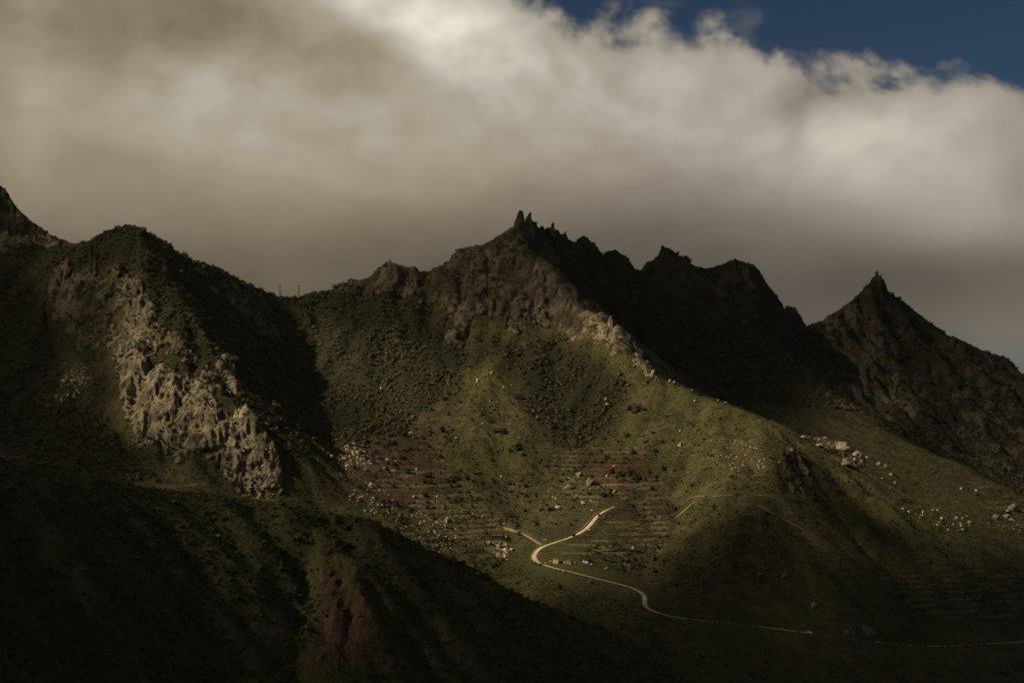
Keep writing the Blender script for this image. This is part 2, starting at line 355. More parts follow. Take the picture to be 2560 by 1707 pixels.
# relax the facets while the drawn lines stay where they are
ci = np.clip(np.round((cpts[:n_front, 0]-GX0)/CS).astype(int), 0, gnx-1); cj = np.clip(np.round((cpts[:n_front, 1]-GY0)/CS).astype(int), 0, gny-1)
hold = H[cj, ci].copy()
for it in range(40):
    H = blur(H, 1); H[cj, ci] = H[cj, ci]*0.5 + hold*0.5
print('tin', time.time()-T0)

def gauss_mask(pts, sig):
    M = np.zeros((gny, gnx)); i = np.clip(np.round((pts[:, 0]-GX0)/CS).astype(int), 0, gnx-1); j = np.clip(np.round((pts[:, 1]-GY0)/CS).astype(int), 0, gny-1)
    M[j, i] = 1
    n = int((sig/CS)**2*2)
    M = blur(M, n); return np.clip(M*sig/CS*2.0, 0, 1)
def dens(L, st=3.0):
    o = []
    for a, b in zip(L[:-1], L[1:]):
        a = np.array(a); b = np.array(b); n = max(1, int(np.hypot(*(b-a)[:2])/st))
        for i in range(n): o.append(a+(b-a)*i/n)
    o.append(np.array(L[-1])); return np.array(o)
skym = gauss_mask(dens(sk), 14)
roadc = dens([P(*a) for a in ROAD], 2.0)
roadm = gauss_mask(roadc, 14)

PATHS = {
 'side_track': (3.2, [(1258,1317),(1275,1322),(1300,1330),(1325,1343),(1345,1356),(1356,1362)]),
 'contour_path': (1.6, [(1716,1252),(1728,1246),(1745,1240),(1770,1241),(1800,1240),(1850,1237),(1887,1236),(1940,1240),(1990,1243),(2060,1246),(2150,1246),(2230,1246),(2280,1248),(2330,1248)]),
 'slope_path': (1.8, [(1893,1262),(1925,1280),(1960,1297),(2000,1320),(2050,1346)]),
 'eroded_gully_path': (1.7, [(1692,1298),(1702,1288),(1712,1277),(1722,1268),(1733,1258),(1742,1252)]),
 'garden_path': (1.1, [(1093,1241),(1110,1251),(1130,1262),(1150,1270),(1170,1281)]),
}
# ---- masks painted by what stands where (regions of the photograph, placed on the ground below)
def inpoly(px, py, poly):
    ins = np.zeros(px.shape, bool); n = len(poly); j = n-1
    for i in range(n):
        xi, yi = poly[i]; xj, yj = poly[j]
        if yi != yj:
            c = ((yi > py) != (yj > py)) & (px < (xj-xi)*(py-yi)/(yj-yi)+xi)
            ins ^= c
        j = i
    return ins
GPX, GPY = proj(GXX, GYY, H)
def region(polys, dmin=0, dmax=9e9, soft=2):
    M = np.zeros((gny, gnx))
    for q in polys:
        M[inpoly(GPX, GPY, q) & (GYY > dmin) & (GYY < dmax)] = 1
    return blur(M, soft)
ROCKP = [
 [(128,690),(150,655),(175,640),(185,690),(200,740),(235,765),(225,800),(180,820),(150,810),(125,760)],
 [(262,662),(318,670),(365,730),(400,790),(415,830),(385,860),(330,860),(305,800),(312,745),(285,700)],
 [(318,735),(350,720),(385,770),(410,830),(395,870),(350,850),(345,870),(375,900),(440,930),(530,985),(575,1005),(560,1050),(545,1110),(500,1135),(420,1125),(335,1090),(300,1010),(296,900),(312,820)],
 [(550,1120),(560,1050),(600,1010),(617,1004),(665,1060),(695,1130),(712,1240),(620,1255),(560,1190)],
 [(528,885),(570,900),(598,945),(588,975),(560,955),(545,930)],
 [(-50,480),(60,560),(160,590),(150,625),(0,630)],
 [(858,720),(880,693),(930,685),(975,648),(1040,660),(1064,686),(1060,750),(1000,748),(900,750)],
 [(1072,690),(1110,655),(1141,620),(1250,580),(1300,520),(1330,560),(1340,620),(1380,660),(1425,700),(1440,744),(1530,790),(1560,820),(1570,890),(1490,830),(1440,800),(1380,830),(1330,800),(1290,850),(1230,790),(1180,800),(1160,870),(1110,870),(1110,770),(1080,740)],
 [(1530,800),(1600,880),(1640,950),(1610,960),(1590,920)],
 [(1955,1150),(1975,1130),(2000,1150),(2045,1215),(2050,1245),(1990,1246),(1960,1200)],
 [(2000,1085),(2060,1100),(2160,1140),(2150,1180),(2060,1130)],
]
rock = region(ROCKP, 1300, 2050, 1)
rock = np.maximum(rock, 0.50*region([[(128,690),(200,665),(320,680),(420,800),(560,930),(600,1010),(560,1180),(420,1160),(310,1110),(290,930),(240,900),(150,810)]], 1300, 1700, 2))
rock *= 1-0.45*region([[(1900,1100),(2080,1100),(2080,1260),(1900,1260)]], 1300, 1600, 2)
BACKP = [[(1330,540),(1500,600),(1660,600),(1900,650),(2020,810),(2200,680),(2300,780),(2580,930),(2580,1260),(2300,1120),(2100,1000),(2050,930),(1950,850),(1700,800),(1560,780),(1400,640)]]
rock = np.maximum(rock, region(BACKP, 1990, 3000, 2)*0.75)
rock = np.maximum(rock, skym*(GYY > 1950)*0.7)
SOILP = [[(880,1100),(1000,1080),(1110,1000),(1150,1030),(1110,1130),(1100,1180),(1040,1240),(960,1290),(880,1240),(860,1150)],
 [(1430,1130),(1560,1110),(1640,1150),(1650,1230),(1560,1240),(1440,1200)],
 [(1000,1250),(1080,1250),(1120,1290),(1080,1320),(980,1290)],[(1120,1330),(1190,1350),(1200,1400),(1120,1390)], [(1570,980),(1630,970),(1640,1010),(1580,1040)],[(1560,1050),(1620,1040),(1600,1080)]]
soil = region(SOILP, 1250, 1800, 2)
SOILF = [[(790,1290),(840,1330),(920,1420),(1000,1530),(960,1640),(820,1720),(740,1720),(760,1600),(800,1500),(770,1400)], [(560,1260),(660,1275),(640,1310),(590,1300)], [(660,1480),(730,1500),(720,1640),(680,1600)]]
soil = np.maximum(soil, region(SOILF, 600, 960, 2))
SOILR = [[(1690,1530),(1850,1535),(1900,1540),(2060,1560),(2200,1592),(2180,1604),(1900,1562),(1690,1545)], [(1870,1620),(1910,1600),(1920,1700),(1880,1707)], [(1900,1450),(1960,1440),(2010,1480),(1950,1500)]]
soil = np.maximum(soil, region(SOILR, 1100, 1300, 1))
TERP = [[(1380,1130),(1600,1110),(1690,1260),(1660,1370),(1560,1440),(1360,1390),(1350,1330),(1480,1280),(1400,1220)], [(900,1110),(1100,1110),(1110,1170),(1240,1290),(1280,1390),(1100,1400),(960,1290)],
 [(2150,1420),(2560,1400),(2560,1590),(2330,1590)], [(2400,1180),(2600,1250),(2600,1340),(2440,1260)]]
TERP.append([(392,1208),(430,1195),(510,1198),(520,1245),(400,1250)])
terr = region(TERP, 1230, 1750, 3)*(1-0.45*(GXX > 250))
FORP = [[(640,750),(860,740),(1080,770),(1180,900),(1100,1000),(1000,1080),(900,1130),(780,1100),(700,950)],
 [(1210,830),(1290,870),(1400,850),(1500,900),(1560,960),(1540,1060),(1460,1120),(1380,1110),(1310,1000)],
 [(1200,850),(1130,1000),(1100,980),(1180,870)]]
forest = region(FORP, 1400, 1960, 3)
LEFTF = [[(-100,600),(215,600),(350,560),(700,730),(740,760),(800,1100),(700,1200),(620,1050),(480,860),(420,760),(360,700),(250,650),(120,700),(140,900),(300,1120),(400,1200),(0,1200),(-100,1200)]]
forest = np.maximum(forest, region(LEFTF, 1150, 1950, 2))
plateau = region([[(350,700),(420,760),(480,840),(560,930),(560,1000),(430,940),(360,900),(380,820)]], 1400, 1600, 1)
forest = np.maximum(forest, plateau*0.8)
forest = np.maximum(forest, (GYY > 1950)*(1-rock)*0.8)
near = ((GYY > 480) & (GYY < 990)).astype(float)
print('masks', time.time()-T0)

def hsamp(A, x, y):
    fx = np.clip((np.asarray(x)-GX0)/CS, 0, gnx-1.001); fy = np.clip((np.asarray(y)-GY0)/CS, 0, gny-1.001)
    i = fx.astype(int); j = fy.astype(int); u = fx-i; v = fy-j
    return (A[j, i]*(1-u)+A[j, i+1]*u)*(1-v) + (A[j+1, i]*(1-u)+A[j+1, i+1]*u)*v
# ---- erosion: gullies that follow the slope, coarse to fine
def gullies(Hs, wave, amp, seed):
    gyv, gxv = np.gradient(Hs, CS)
    sl = np.hypot(gxv, gyv)+1e-6
    cxn, cyn = -gyv/sl, gxv/sl
    px_, py_ = GXX/wave, GYY/wave
    ix, iy = np.floor(px_).astype(np.int64), np.floor(py_).astype(np.int64)
    acc = np.zeros_like(Hs); wt = np.zeros_like(Hs)
    z0 = np.zeros_like(ix)
    for i in (-1, 0, 1):
        for j in (-1, 0, 1):
            jx = _h(ix+i, iy+j, z0, seed)*0.4; jy = _h(ix+i, iy+j, z0, seed+5)*0.4
            vx = px_-(ix+i+0.5+jx); vy = py_-(iy+j+0.5+jy)
            w = np.exp(-3.0*(vx*vx+vy*vy))
            acc += w*np.cos(2*math.pi*1.25*(vx*cxn+vy*cyn)); wt += w
    return acc/wt*amp*sstep(0.15, 0.7, sl)
keep = (1-0.75*skym)*(1-0.9*roadm)*(1-0.6*terr)*(1-0.6*((GXX > 420)*(GYY < 1750)))
keep = blur(keep, 6)
H0 = H.copy()
bk = sstep(2000, 2100, GYY)
H = H + gullies(blur(H, 8), 95, 15.0, 5)*keep*bk + gullies(blur(H, 6), 48, 8.0, 7)*keep*bk
H = H + gullies(blur(H, 6), 62, 5.5, 3)*keep
H = H + gullies(blur(H, 3), 30, 2.6, 11)*keep*(0.6+0.8*rock)
H = H + gullies(blur(H, 1), 15, 1.2, 19)*keep*(0.5+1.2*rock)
H = H + fbm(GXX/90, GYY/90, oct=5, seed=4)*5.0*keep*(1-0.5*near)
# cliff bands on bare rock: steepen in steps
band = 22.0
ph = (H + fbm(GXX/60, GYY/60, oct=3, seed=9)*14)/band
fr = ph-np.floor(ph); st = (np.floor(ph)+sstep(0.25, 0.75, fr))*band
H = H + (st-ph*band)*0.35*rock*(1-skym)
# ploughed terraces
tb = 4.0
ph = (H+fbm(GXX/70, GYY/70, oct=2, seed=29)*1.0)/tb; fr = ph-np.floor(ph)
H = H + (((np.floor(ph)+sstep(0.55, 0.9, fr))*tb)-ph*tb)*terr*0.0*(1-roadm)
# level bench for the track
rx, ry, rz = roadc[:, 0], roadc[:, 1], roadc[:, 2]
ii = np.where(roadm > 0.004)
gxr, gyr = GXX[ii], GYY[ii]
best = np.full(gxr.shape, 1e9); bz = np.zeros(gxr.shape)
for k in range(0, len(rx), 1):
    dd = (gxr-rx[k])**2+(gyr-ry[k])**2
    m = dd < best; best[m] = dd[m]; bz[m] = rz[k]
best = np.sqrt(best)
w = 1-sstep(5.0, 12.0, best)
hh = H[ii]; H[ii] = hh*(1-w) + bz*w
def smooth_line(q, n=6):
    q = q.copy()
    for _ in range(n): q[1:-1] = (q[:-2]+2*q[1:-1]+q[2:])/4
    return q
def hitH(px, py, dmin=1020):
    x = (px-1280)/F; y = (853.5-py)/F
    Yc = math.cos(PIT) - y*math.sin(PIT); Zc = math.sin(PIT) + y*math.cos(PIT)
    Ys = np.arange(dmin, 3400, 1.5); s_ = Ys/Yc
    z = hsamp(H, x*s_, Ys); below = np.where(Zc*s_ <= z)[0]
    if len(below) == 0: return None
    d = Ys[below[0]]; return np.array([x*d/Yc, d, float(hsamp(H, x*d/Yc, d))])
PATHC = {}
pathm = np.zeros_like(H)
for nm_, (wd, L) in PATHS.items():
    q = np.array([p for p in (hitH(*a) for a in L) if p is not None])
    q = dens(q, 2.0); q = smooth_line(q, 10); PATHC[nm_] = (wd, q)
    for k in range(0, len(q), 2):
        i0 = int((q[k, 0]-GX0)/CS); j0 = int((q[k, 1]-GY0)/CS)
        sl_ = (slice(j0-2, j0+4), slice(i0-2, i0+4))
        dd = np.sqrt((GXX[sl_]-q[k, 0])**2+(GYY[sl_]-q[k, 1])**2); w_ = 1-sstep(wd*0.8, wd*0.8+4.5, dd)
        H[sl_] = H[sl_]*(1-w_) + q[k, 2]*w_
        pathm[sl_] = np.maximum(pathm[sl_], w_)
print('relief', time.time()-T0)

def hit(px, py, dmin=400):
    """where the sight line through a photograph pixel meets the ground"""
    x = (px-1280)/F; y = (853.5-py)/F
    Yc = math.cos(PIT) - y*math.sin(PIT); Zc = math.sin(PIT) + y*math.cos(PIT)
    Ys = np.arange(dmin, 3400, 2.0); s = Ys/Yc
    z = hsamp(H, x*s, Ys); below = np.where(Zc*s <= z)[0]
    if len(below) == 0: return None
    d = Ys[below[0]]; return np.array([x*d/Yc, d, float(hsamp(H, x*d/Yc, d))])
def near_ground(h):
    q_ = surf(h[0], h[1])[0]; return np.array([h[0], h[1], q_[2]])

# ------------------------------------------------------------------ ground mesh, rows spaced evenly as seen across the valley
NC, NR = 1120, 1000
rat = np.linspace(-0.425, 0.425, NC)
Yf = np.concatenate([np.arange(40, 480, 8.0), np.arange(480, 3600, 2.5)])
Xf = rat[:, None]*Yf[None, :]
Hf = hsamp(H, Xf, np.broadcast_to(Yf[None, :], Xf.shape))
v = Hf/Yf[None, :]
rm = np.maximum.accumulate(v, axis=1)
vis = (v >= rm-0.004).astype(float)
dv = np.abs(np.diff(v, axis=1))*1422
dY = np.diff(Yf)[None, :]
W = dv*(0.10+0.9*vis[:, 1:]) + dY*0.012
for _ in range(10):
    Wp = np.pad(W, ((1, 1), (0, 0)), mode='edge'); W = (Wp[:-2]+2*Wp[1:-1]+Wp[2:])/4
for _ in range(3):
    Wp = np.pad(W, ((0, 0), (1, 1)), mode='edge'); W = (Wp[:, :-2]+2*Wp[:, 1:-1]+Wp[:, 2:])/4
cum = np.concatenate([np.zeros((NC, 1)), np.cumsum(W, axis=1)], axis=1); cum /= cum[:, -1:]
tt = np.linspace(0, 1, NR)
VY = np.empty((NC, NR))
for c in range(NC): VY[c] = np.interp(tt, cum[c], Yf)
VX = rat[:, None]*VY
VZ = hsamp(H, VX, VY)
rk = hsamp(rock, VX, VY); so = hsamp(soil, VX, VY); fo = hsamp(forest, VX, VY); te = hsamp(terr, VX, VY); rdm = np.maximum(hsamp(roadm, VX, VY), 0.2*hsamp(pathm, VX, VY))
skv = hsamp(skym, VX, VY)
# normals
def grid_normals(X, Y, Z):
    du = [np.gradient(A, axis=0) for A in (X, Y, Z)]; dv_ = [np.gradient(A, axis=1) for A in (X, Y, Z)]
    nx = du[1]*dv_[2]-du[2]*dv_[1]; ny = du[2]*dv_[0]-du[0]*dv_[2]; nz = du[0]*dv_[1]-du[1]*dv_[0]
    l = np.sqrt(nx*nx+ny*ny+nz*nz)+1e-9
    s = np.sign(nz); s[s == 0] = 1
    return nx/l*s, ny/l*s, nz/l*s
gyv, gxv = np.gradient(blur(H, 1), CS)
sx, sy = hsamp(gxv, VX, VY), hsamp(gyv, VX, VY); slope = np.hypot(sx, sy)
NX, NY, NZ = -sx/np.sqrt(1+slope**2), -sy/np.sqrt(1+slope**2), 1/np.sqrt(1+slope**2)
# broken mask: scrub grows into the rock, rock shows through on steep ground
pn = fbm(VX/22, VY/22, VZ/22, oct=4, seed=31)
pn2 = fbm(VX/7, VY/7, VZ/7, oct=3, seed=77)
rockv = np.clip(sstep(0.35, 0.75, rk + pn*0.62 + pn2*0.32) + 0.6*sstep(0.95, 1.5, slope+0.3*pn)*(VY > 1000)*(1-0.85*(VX < -230)*(VY < 1700)), 0, 1)
strip = vnoise(VX/34, VZ/1.7, seed=71)
soilv = np.clip(sstep(0.55, 0.88, so*0.80 + pn*0.75 + pn2*0.35 + strip*0.35), 0, 1)*(1-rockv)
# crags: upright flutes on the big cliff, blocky relief elsewhere
ux, uy = VX+VZ*0.12, VY-VZ*0.1
leftc = (VX < -150)*(VY < 1700)*(VY > 1250)
zs = 1-0.55*leftc
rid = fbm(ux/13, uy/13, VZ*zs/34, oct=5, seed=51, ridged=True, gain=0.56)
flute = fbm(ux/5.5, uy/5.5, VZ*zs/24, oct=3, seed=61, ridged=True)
blk = fbm(VX/7, VY/7, VZ/9, oct=3, seed=91)
ledge = fbm(VX/26, VY/26, VZ/5.5, oct=3, seed=93)
rid2 = fbm(VX/46, VY/46, VZ/80, oct=2, seed=57, ridged=True)
veg_shade = sstep(-0.45, -0.05, rid+0.5*pn2*0.5)  # hollows lose rock for dark scrub colour, standing in for growth and shade
dsp = rockv*((rid-0.2)*4.2*(1-0.3*leftc)*(1-0.5*(VY > 2040)) + (rid2-0.1)*6.0*(1-0.6*leftc) + flute*(1.0+2.4*leftc) + blk*1.2*(1-0.6*leftc) + ledge*1.6*(1-0.8*leftc) )
rockv = rockv*(0.25+0.75*veg_shade+0.45*leftc*(1-veg_shade))
rockv = rockv*(1-0.75*sstep(0.15, 0.45, fbm(VX/30, VY/30, VZ/14, oct=3, seed=97))*(1-leftc))
dsp = dsp*(1-0.5*skv)*(1-np.clip(rdm*6, 0, 1))
soft = (1-rockv)*(fbm(VX/9, VY/9, VZ/9, oct=3, seed=23)*0.9)*(1-np.clip(rdm*8, 0, 1))*np.clip(VY/800, 0, 1)
thf = te*(1-np.clip(rdm*6, 0, 1))*(1-rockv)
phm = (VZ+fbm(VX/70, VY/70, oct=2, seed=29)*1.6)/4.2; frm = phm-np.floor(phm)
tlift = ((np.floor(phm)+sstep(0.55, 0.95, frm))-phm)*4.2*0.8*sstep(0.2, 0.7, thf)
riser = sstep(0.60, 0.72, frm)*sstep(0.25, 0.6, thf)*sstep(-0.55, 0.0, vnoise(VX/16, VZ/3, seed=34))
tread = sstep(-0.2, 0.2, vnoise(VX/45, np.floor(phm)*1.37, seed=33))
soft = soft*(1-0.7*sstep(0.2, 0.6, thf)) + tlift + (VY < 1000)*soilv*fbm(VX/8, VY/24, VZ/24, oct=4, seed=45, ridged=True)*2.4
NXh, NYh = NX*1.25, NY*1.25
VX2 = VX + NXh*dsp; VY2 = VY + NYh*dsp; VZ2 = VZ + NZ*dsp*0.7 + soft
SKYD = [(1252,586),(1271,573),(1280,568),(1288,560),(1300,556),(1313,557),(1325,556),(1334,553),(1341,560),(1346,569),(1352,568),(1359,566),(1361,574),(1368,567),(1376,571),(1385,572),(1391,575),(1394,572),(1398,573),(1401,583),(1406,585),(1411,581),(1415,583),(1418,596),(1426,602),(1432,606),(1443,602),(1450,596),(1456,590),(1461,587),(1468,594),(1485,610)]
SKYE = [(1634,648),(1644,640),(1650,627),(1655,617),(1659,614),(1664,618),(1676,623),(1688,632)]
SKYF = [(1947,751),(1960,777),(1966,769),(1976,767),(1994,771),(1995,782),(2002,790),(2008,803),(2015,816)]
SKYG = [(2155,730),(2165,716),(2172,709),(2178,700),(2183,692),(2192,686),(2203,686),(2208,694),(2213,706),(2219,722),(2225,734)]
SKYH = [(963,660),(971,655),(973,648),(976,648),(979,656),(988,658)]
SKYI = [(790,738),(863,713),(872,702),(882,696),(889,696),(893,702),(911,698),(926,692)]
full = list(SKY)
for Q in (SKYD, SKYE, SKYF, SKYG, SKYH, SKYI):
    full = [p for p in full if not (Q[0][0] <= p[0] <= Q[-1][0])] + Q
full.sort()
fq = np.array([P(a, b, 2000.0) for a, b in full]); fr_, fv_ = fq[:, 0]/2000, fq[:, 2]/2000
vdes = np.interp(rat, fr_, fv_)
jit = fbm(np.arange(NC)/3.0, np.zeros(NC), oct=3, seed=881)*1.3*(1+1.2*((rat > -0.12)))/F
vdes = vdes + jit
def sm1(a, n):
    for _ in range(n): a = np.convolve(np.pad(a, 1, mode='edge'), [.25, .5, .25], 'valid')
    return a
for it in range(3):
    vv_ = np.where(VY2 > 1480, VZ2/VY2, -9.); jc = np.argmax(vv_, axis=1); Yc_ = VY2[np.arange(NC), jc]
    corr = (vdes-vv_[np.arange(NC), jc])*Yc_
    cs_ = sm1(corr, 60); re_ = corr-cs_
    VZ2 = VZ2 + cs_[:, None]*np.exp(-((VY2-Yc_[:, None])/60)**2) + re_[:, None]*np.exp(-((VY2-Yc_[:, None])/16)**2)
print('skyline error px', np.abs(corr/Yc_*F)[90:1030].mean(), time.time()-T0)

ROWT = []
def surf(X, Y):
    X = np.atleast_1d(np.asarray(X, float)); Y = np.atleast_1d(np.asarray(Y, float))
    c = np.clip(np.round((X/Y-rat[0])/(rat[1]-rat[0])), 0, NC-1).astype(int)
    o = np.argsort(c, kind='stable'); r = np.zeros(len(X), int); cs2 = c[o]
    st_ = np.searchsorted(cs2, np.arange(NC)); en = np.searchsorted(cs2, np.arange(NC), side='right')
    for k in range(NC):
        if en[k] > st_[k]:
            ids = o[st_[k]:en[k]]; r[ids] = np.clip(np.searchsorted(VY[k], Y[ids]), 0, NR-1)
    return np.stack([VX2[c, r], VY2[c, r], VZ2[c, r]], -1)
def grid_mesh(name, X, Y, Z, attrs, keepf=None, flip=False):
    nc, nr = X.shape
    co = np.stack([X, Y, Z], -1).reshape(-1, 3).astype(np.float32)
    idx = np.arange(nc*nr).reshape(nc, nr)
    a = idx[:-1, :-1]; b = idx[1:, :-1]; c = idx[1:, 1:]; d_ = idx[:-1, 1:]
    q = np.stack([a, b, c, d_], -1).reshape(-1, 4)
    if keepf is not None: q = q[keepf.reshape(-1)]
    used = np.zeros(len(co), bool); used[q.ravel()] = True
    remap = np.cumsum(used)-1; q = remap[q]; co = co[used]
    me = bpy.data.meshes.new(name)
    me.vertices.add(len(co)); me.vertices.foreach_set('co', co.ravel())
    me.loops.add(q.size); me.loops.foreach_set('vertex_index', q.ravel().astype(np.int32))
    me.polygons.add(len(q)); me.polygons.foreach_set('loop_start', np.arange(0, q.size, 4, dtype=np.int32)); me.polygons.foreach_set('loop_total', np.full(len(q), 4, dtype=np.int32))
    me.update(calc_edges=True)
    for k, A in attrs.items():
        at = me.attributes.new(k, 'FLOAT', 'POINT'); at.data.foreach_set('value', A.reshape(-1)[used].astype(np.float32))
    return me
def link(name, me, mat=None, parent=None):
    o = bpy.data.objects.new(name, me); COL.objects.link(o)
    if mat is not None and me is not None and len(me.materials) == 0: me.materials.append(mat)
    if parent: o.parent = parent
    return o
def tag(o, label=None, cat=None, group=None, kind=None):
    if label: o['label'] = label
    if cat: o['category'] = cat
    if group: o['group'] = group
    if kind: o['kind'] = kind
    return o

# ------------------------------------------------------------------ materials
def mat_new(name):
    m = bpy.data.materials.new(name); m.use_nodes = True; m.node_tree.nodes.clear()
    return m, NB(m.node_tree)
def finish(nb_, colr, rough=0.95, bump=None, bstr=0.4, bdist=0.5, spec=0.15):
    o_ = nb_.new('ShaderNodeOutputMaterial'); p = nb_.new('ShaderNodeBsdfPrincipled')
    nb_.put(p.inputs['Base Color'], colr); nb_.put(p.inputs['Roughness'], rough); p.inputs['Specular IOR Level'].default_value = spec
    if bump is not None:
        b = nb_.new('ShaderNodeBump'); b.inputs['Strength'].default_value = bstr; b.inputs['Distance'].default_value = bdist
        nb_.put(b.inputs['Height'], bump); nb_.l.new(b.outputs[0], p.inputs['Normal'])
    nb_.l.new(p.outputs[0], o_.inputs[0]); return p
def ground_material():
    m, b = mat_new('ground_cover')
    pos = b.new('ShaderNodeNewGeometry').outputs['Position']
    big = b.noise(pos, 0.012, 5, 0.55); mid = b.noise(pos, 0.07, 5, 0.6); fine = b.noise(pos, 0.45, 4, 0.65); sp = b.noise(pos, 1.1, 2, 0.5)
    g = b.mix(b.ramp(mid, 0.38, 0.62), rgb(0.040, 0.040, 0.015), rgb(0.088, 0.073, 0.033))
    g = b.mix(b.ramp(big, 0.45, 0.62), g, rgb(0.060, 0.062, 0.019))
    g = b.mix(b.ramp(fine, 0.50, 0.72), g, rgb(0.092, 0.076, 0.040))
    g = b.mix(b.ramp(sp, 0.55, 0.72), g, rgb(0.022, 0.025, 0.010))
    g = b.mix(b.ramp(b.noise(pos, 0.22, 3, 0.6), 0.56, 0.68), g, rgb(0.028, 0.031, 0.012))
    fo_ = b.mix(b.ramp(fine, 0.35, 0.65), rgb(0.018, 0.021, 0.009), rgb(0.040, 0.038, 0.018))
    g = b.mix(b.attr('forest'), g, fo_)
    tg = b.mix(b.attr('tread'), rgb(0.052, 0.036, 0.018), rgb(0.066, 0.072, 0.020)); tg = b.mix(b.ramp(fine, 0.42, 0.62), tg, rgb(0.028, 0.030, 0.012))
    g = b.mix(b.m('MULTIPLY', b.attr('terr'), 0.85), g, tg)
    g = b.mix(b.m('MULTIPLY', b.attr('riser'), b.ramp(fine, 0.3, 0.7, 1.0, 0.35)), g, rgb(0.17, 0.135, 0.080))
    # bare red earth
    s = b.mix(b.ramp(mid, 0.3, 0.7), rgb(0.055, 0.032, 0.019), rgb(0.098, 0.060, 0.036))
    s = b.mix(b.ramp(fine, 0.55, 0.75), s, rgb(0.07, 0.06, 0.03))
    # rock: grey buff with rusty stains and dark lichen
    stv = b.v('MULTIPLY', pos, (1.0, 1.0, 0.28))
    streak = b.noise(stv, 0.16, 5, 0.6)
    r = b.mix(b.ramp(mid, 0.35, 0.65), rgb(0.125, 0.105, 0.070), rgb(0.31, 0.262, 0.17))
    r = b.mix(b.m('MULTIPLY', b.ramp(streak, 0.58, 0.70), 0.7), r, rgb(0.24, 0.135, 0.07))
    r = b.mix(b.ramp(streak, 0.47, 0.38), r, rgb(0.060, 0.053, 0.038))
    r = b.mix(b.ramp(fine, 0.58, 0.72), r, rgb(0.07, 0.075, 0.04))
    r = b.mix(b.m('MULTIPLY', b.attr('crack_shade'), 0.75), r, rgb(0.040, 0.036, 0.026))  # hollows of the flutes darkened in colour, painted shade with lichen stain
    redr = b.ramp(b.noise(pos, 0.02, 3, 0.5), 0.5, 0.62)
    r = b.mix(b.m('MULTIPLY', redr, b.attr('redrock')), r, rgb(0.095, 0.066, 0.045))
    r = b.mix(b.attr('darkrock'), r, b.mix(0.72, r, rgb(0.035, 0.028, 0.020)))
    c = b.mix(b.attr('soil'), g, s)
    rkf = b.ramp(b.m('ADD', b.attr('rock'), b.m('MULTIPLY', b.m('SUBTRACT', fine, 0.5), 0.9)), 0.4, 0.62)
    c = b.mix(rkf, c, r)
    h = b.m('ADD', b.m('MULTIPLY', b.noise(pos, 0.35, 6, 0.65), 1.6), b.m('MULTIPLY', b.noise(pos, 1.3, 3, 0.6), 0.4))
    h = b.m('ADD', h, b.m('MULTIPLY', b.m('MULTIPLY', b.noise(b.v('MULTIPLY', pos, (1, 1, .22)), 0.42, 5, 0.65), b.attr('rock')), 3.2))
    finish(b, c, 0.95, h, 1.0, 1.6, 0.1)
    return m
M_GROUND = ground_material()

attrs = {'crack_shade': 1-sstep(-0.35, 0.25, flute*0.6+rid*0.5), 'riser': riser, 'tread': tread, 'rock': rockv, 'soil': soilv*0.95, 'forest': np.clip(fo+0.3*(VY < 1000), 0, 1), 'redrock': 0.8*(VY > 1800)+0.15, 'terr': te, 'darkrock': np.clip(0.60*(VY > 1800)*sstep(0, 90, VZ)+0.5*(VY > 2040)+0.45*((VX < -360)*(VY < 1700)*(VZ > 60)), 0, 1)}
# split the relief into the hills one can tell apart
MX, MY = (VX[:-1, :-1]+VX[1:, 1:])/2, (VY[:-1, :-1]+VY[1:, 1:])/2
def line_at(L, X, Y):
    """distance (Y) of a polyline at the same bearing"""
    q = np.array([P(*a) for a in L]); r = q[:, 0]/q[:, 1]; o = np.argsort(r)
    return np.interp(X/Y, r[o], q[o, 1])
HIDV = [(-500,1180,800),(-300,1180,900),(0,1200,1000),(250,1250,1060),(450,1320,1090),(650,1350,1110),(900,1370,1140),(1100,1500,1120),(1350,1570,1080),(1650,1707,1040),(2000,1800,1020),(3000,1900,900)]
nearm = MY < line_at(HIDV, MX, MY)
back = (MY > line_at([(-500,0,5000),(1280,0,5000),(1297,562,2010),(1400,740,2010),(1500,860,1960),(1620,960,1960),(1750,1015,1900),(1900,1078,1930),(1990,940,2140),(2050,968,2085),(2150,1026,1985),(2260,1100,1885),(2400,1165,1785),(2560,1235,1695),(2900,1400,1515)], MX, MY))
hillv = np.array([P(*a) for a in [(690,800,1862),(705,900,1785),(735,1000,1690),(780,1090,1565),(850,1180,1432),(900,1262,1352)]])
hx = np.interp(MY, hillv[::-1, 1], hillv[::-1, 0])
lefth = (~nearm) & (~back) & (MX < hx) & (MY > 1000)
mid_ = (~nearm) & (~back) & (~lefth)
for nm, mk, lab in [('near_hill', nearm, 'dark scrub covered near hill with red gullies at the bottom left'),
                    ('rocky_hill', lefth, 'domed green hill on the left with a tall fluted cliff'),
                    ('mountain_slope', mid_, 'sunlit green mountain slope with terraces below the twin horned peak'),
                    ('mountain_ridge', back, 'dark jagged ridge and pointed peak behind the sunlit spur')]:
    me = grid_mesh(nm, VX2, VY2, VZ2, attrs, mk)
    o = link(nm, me, M_GROUND); tag(o, lab, kind='structure')
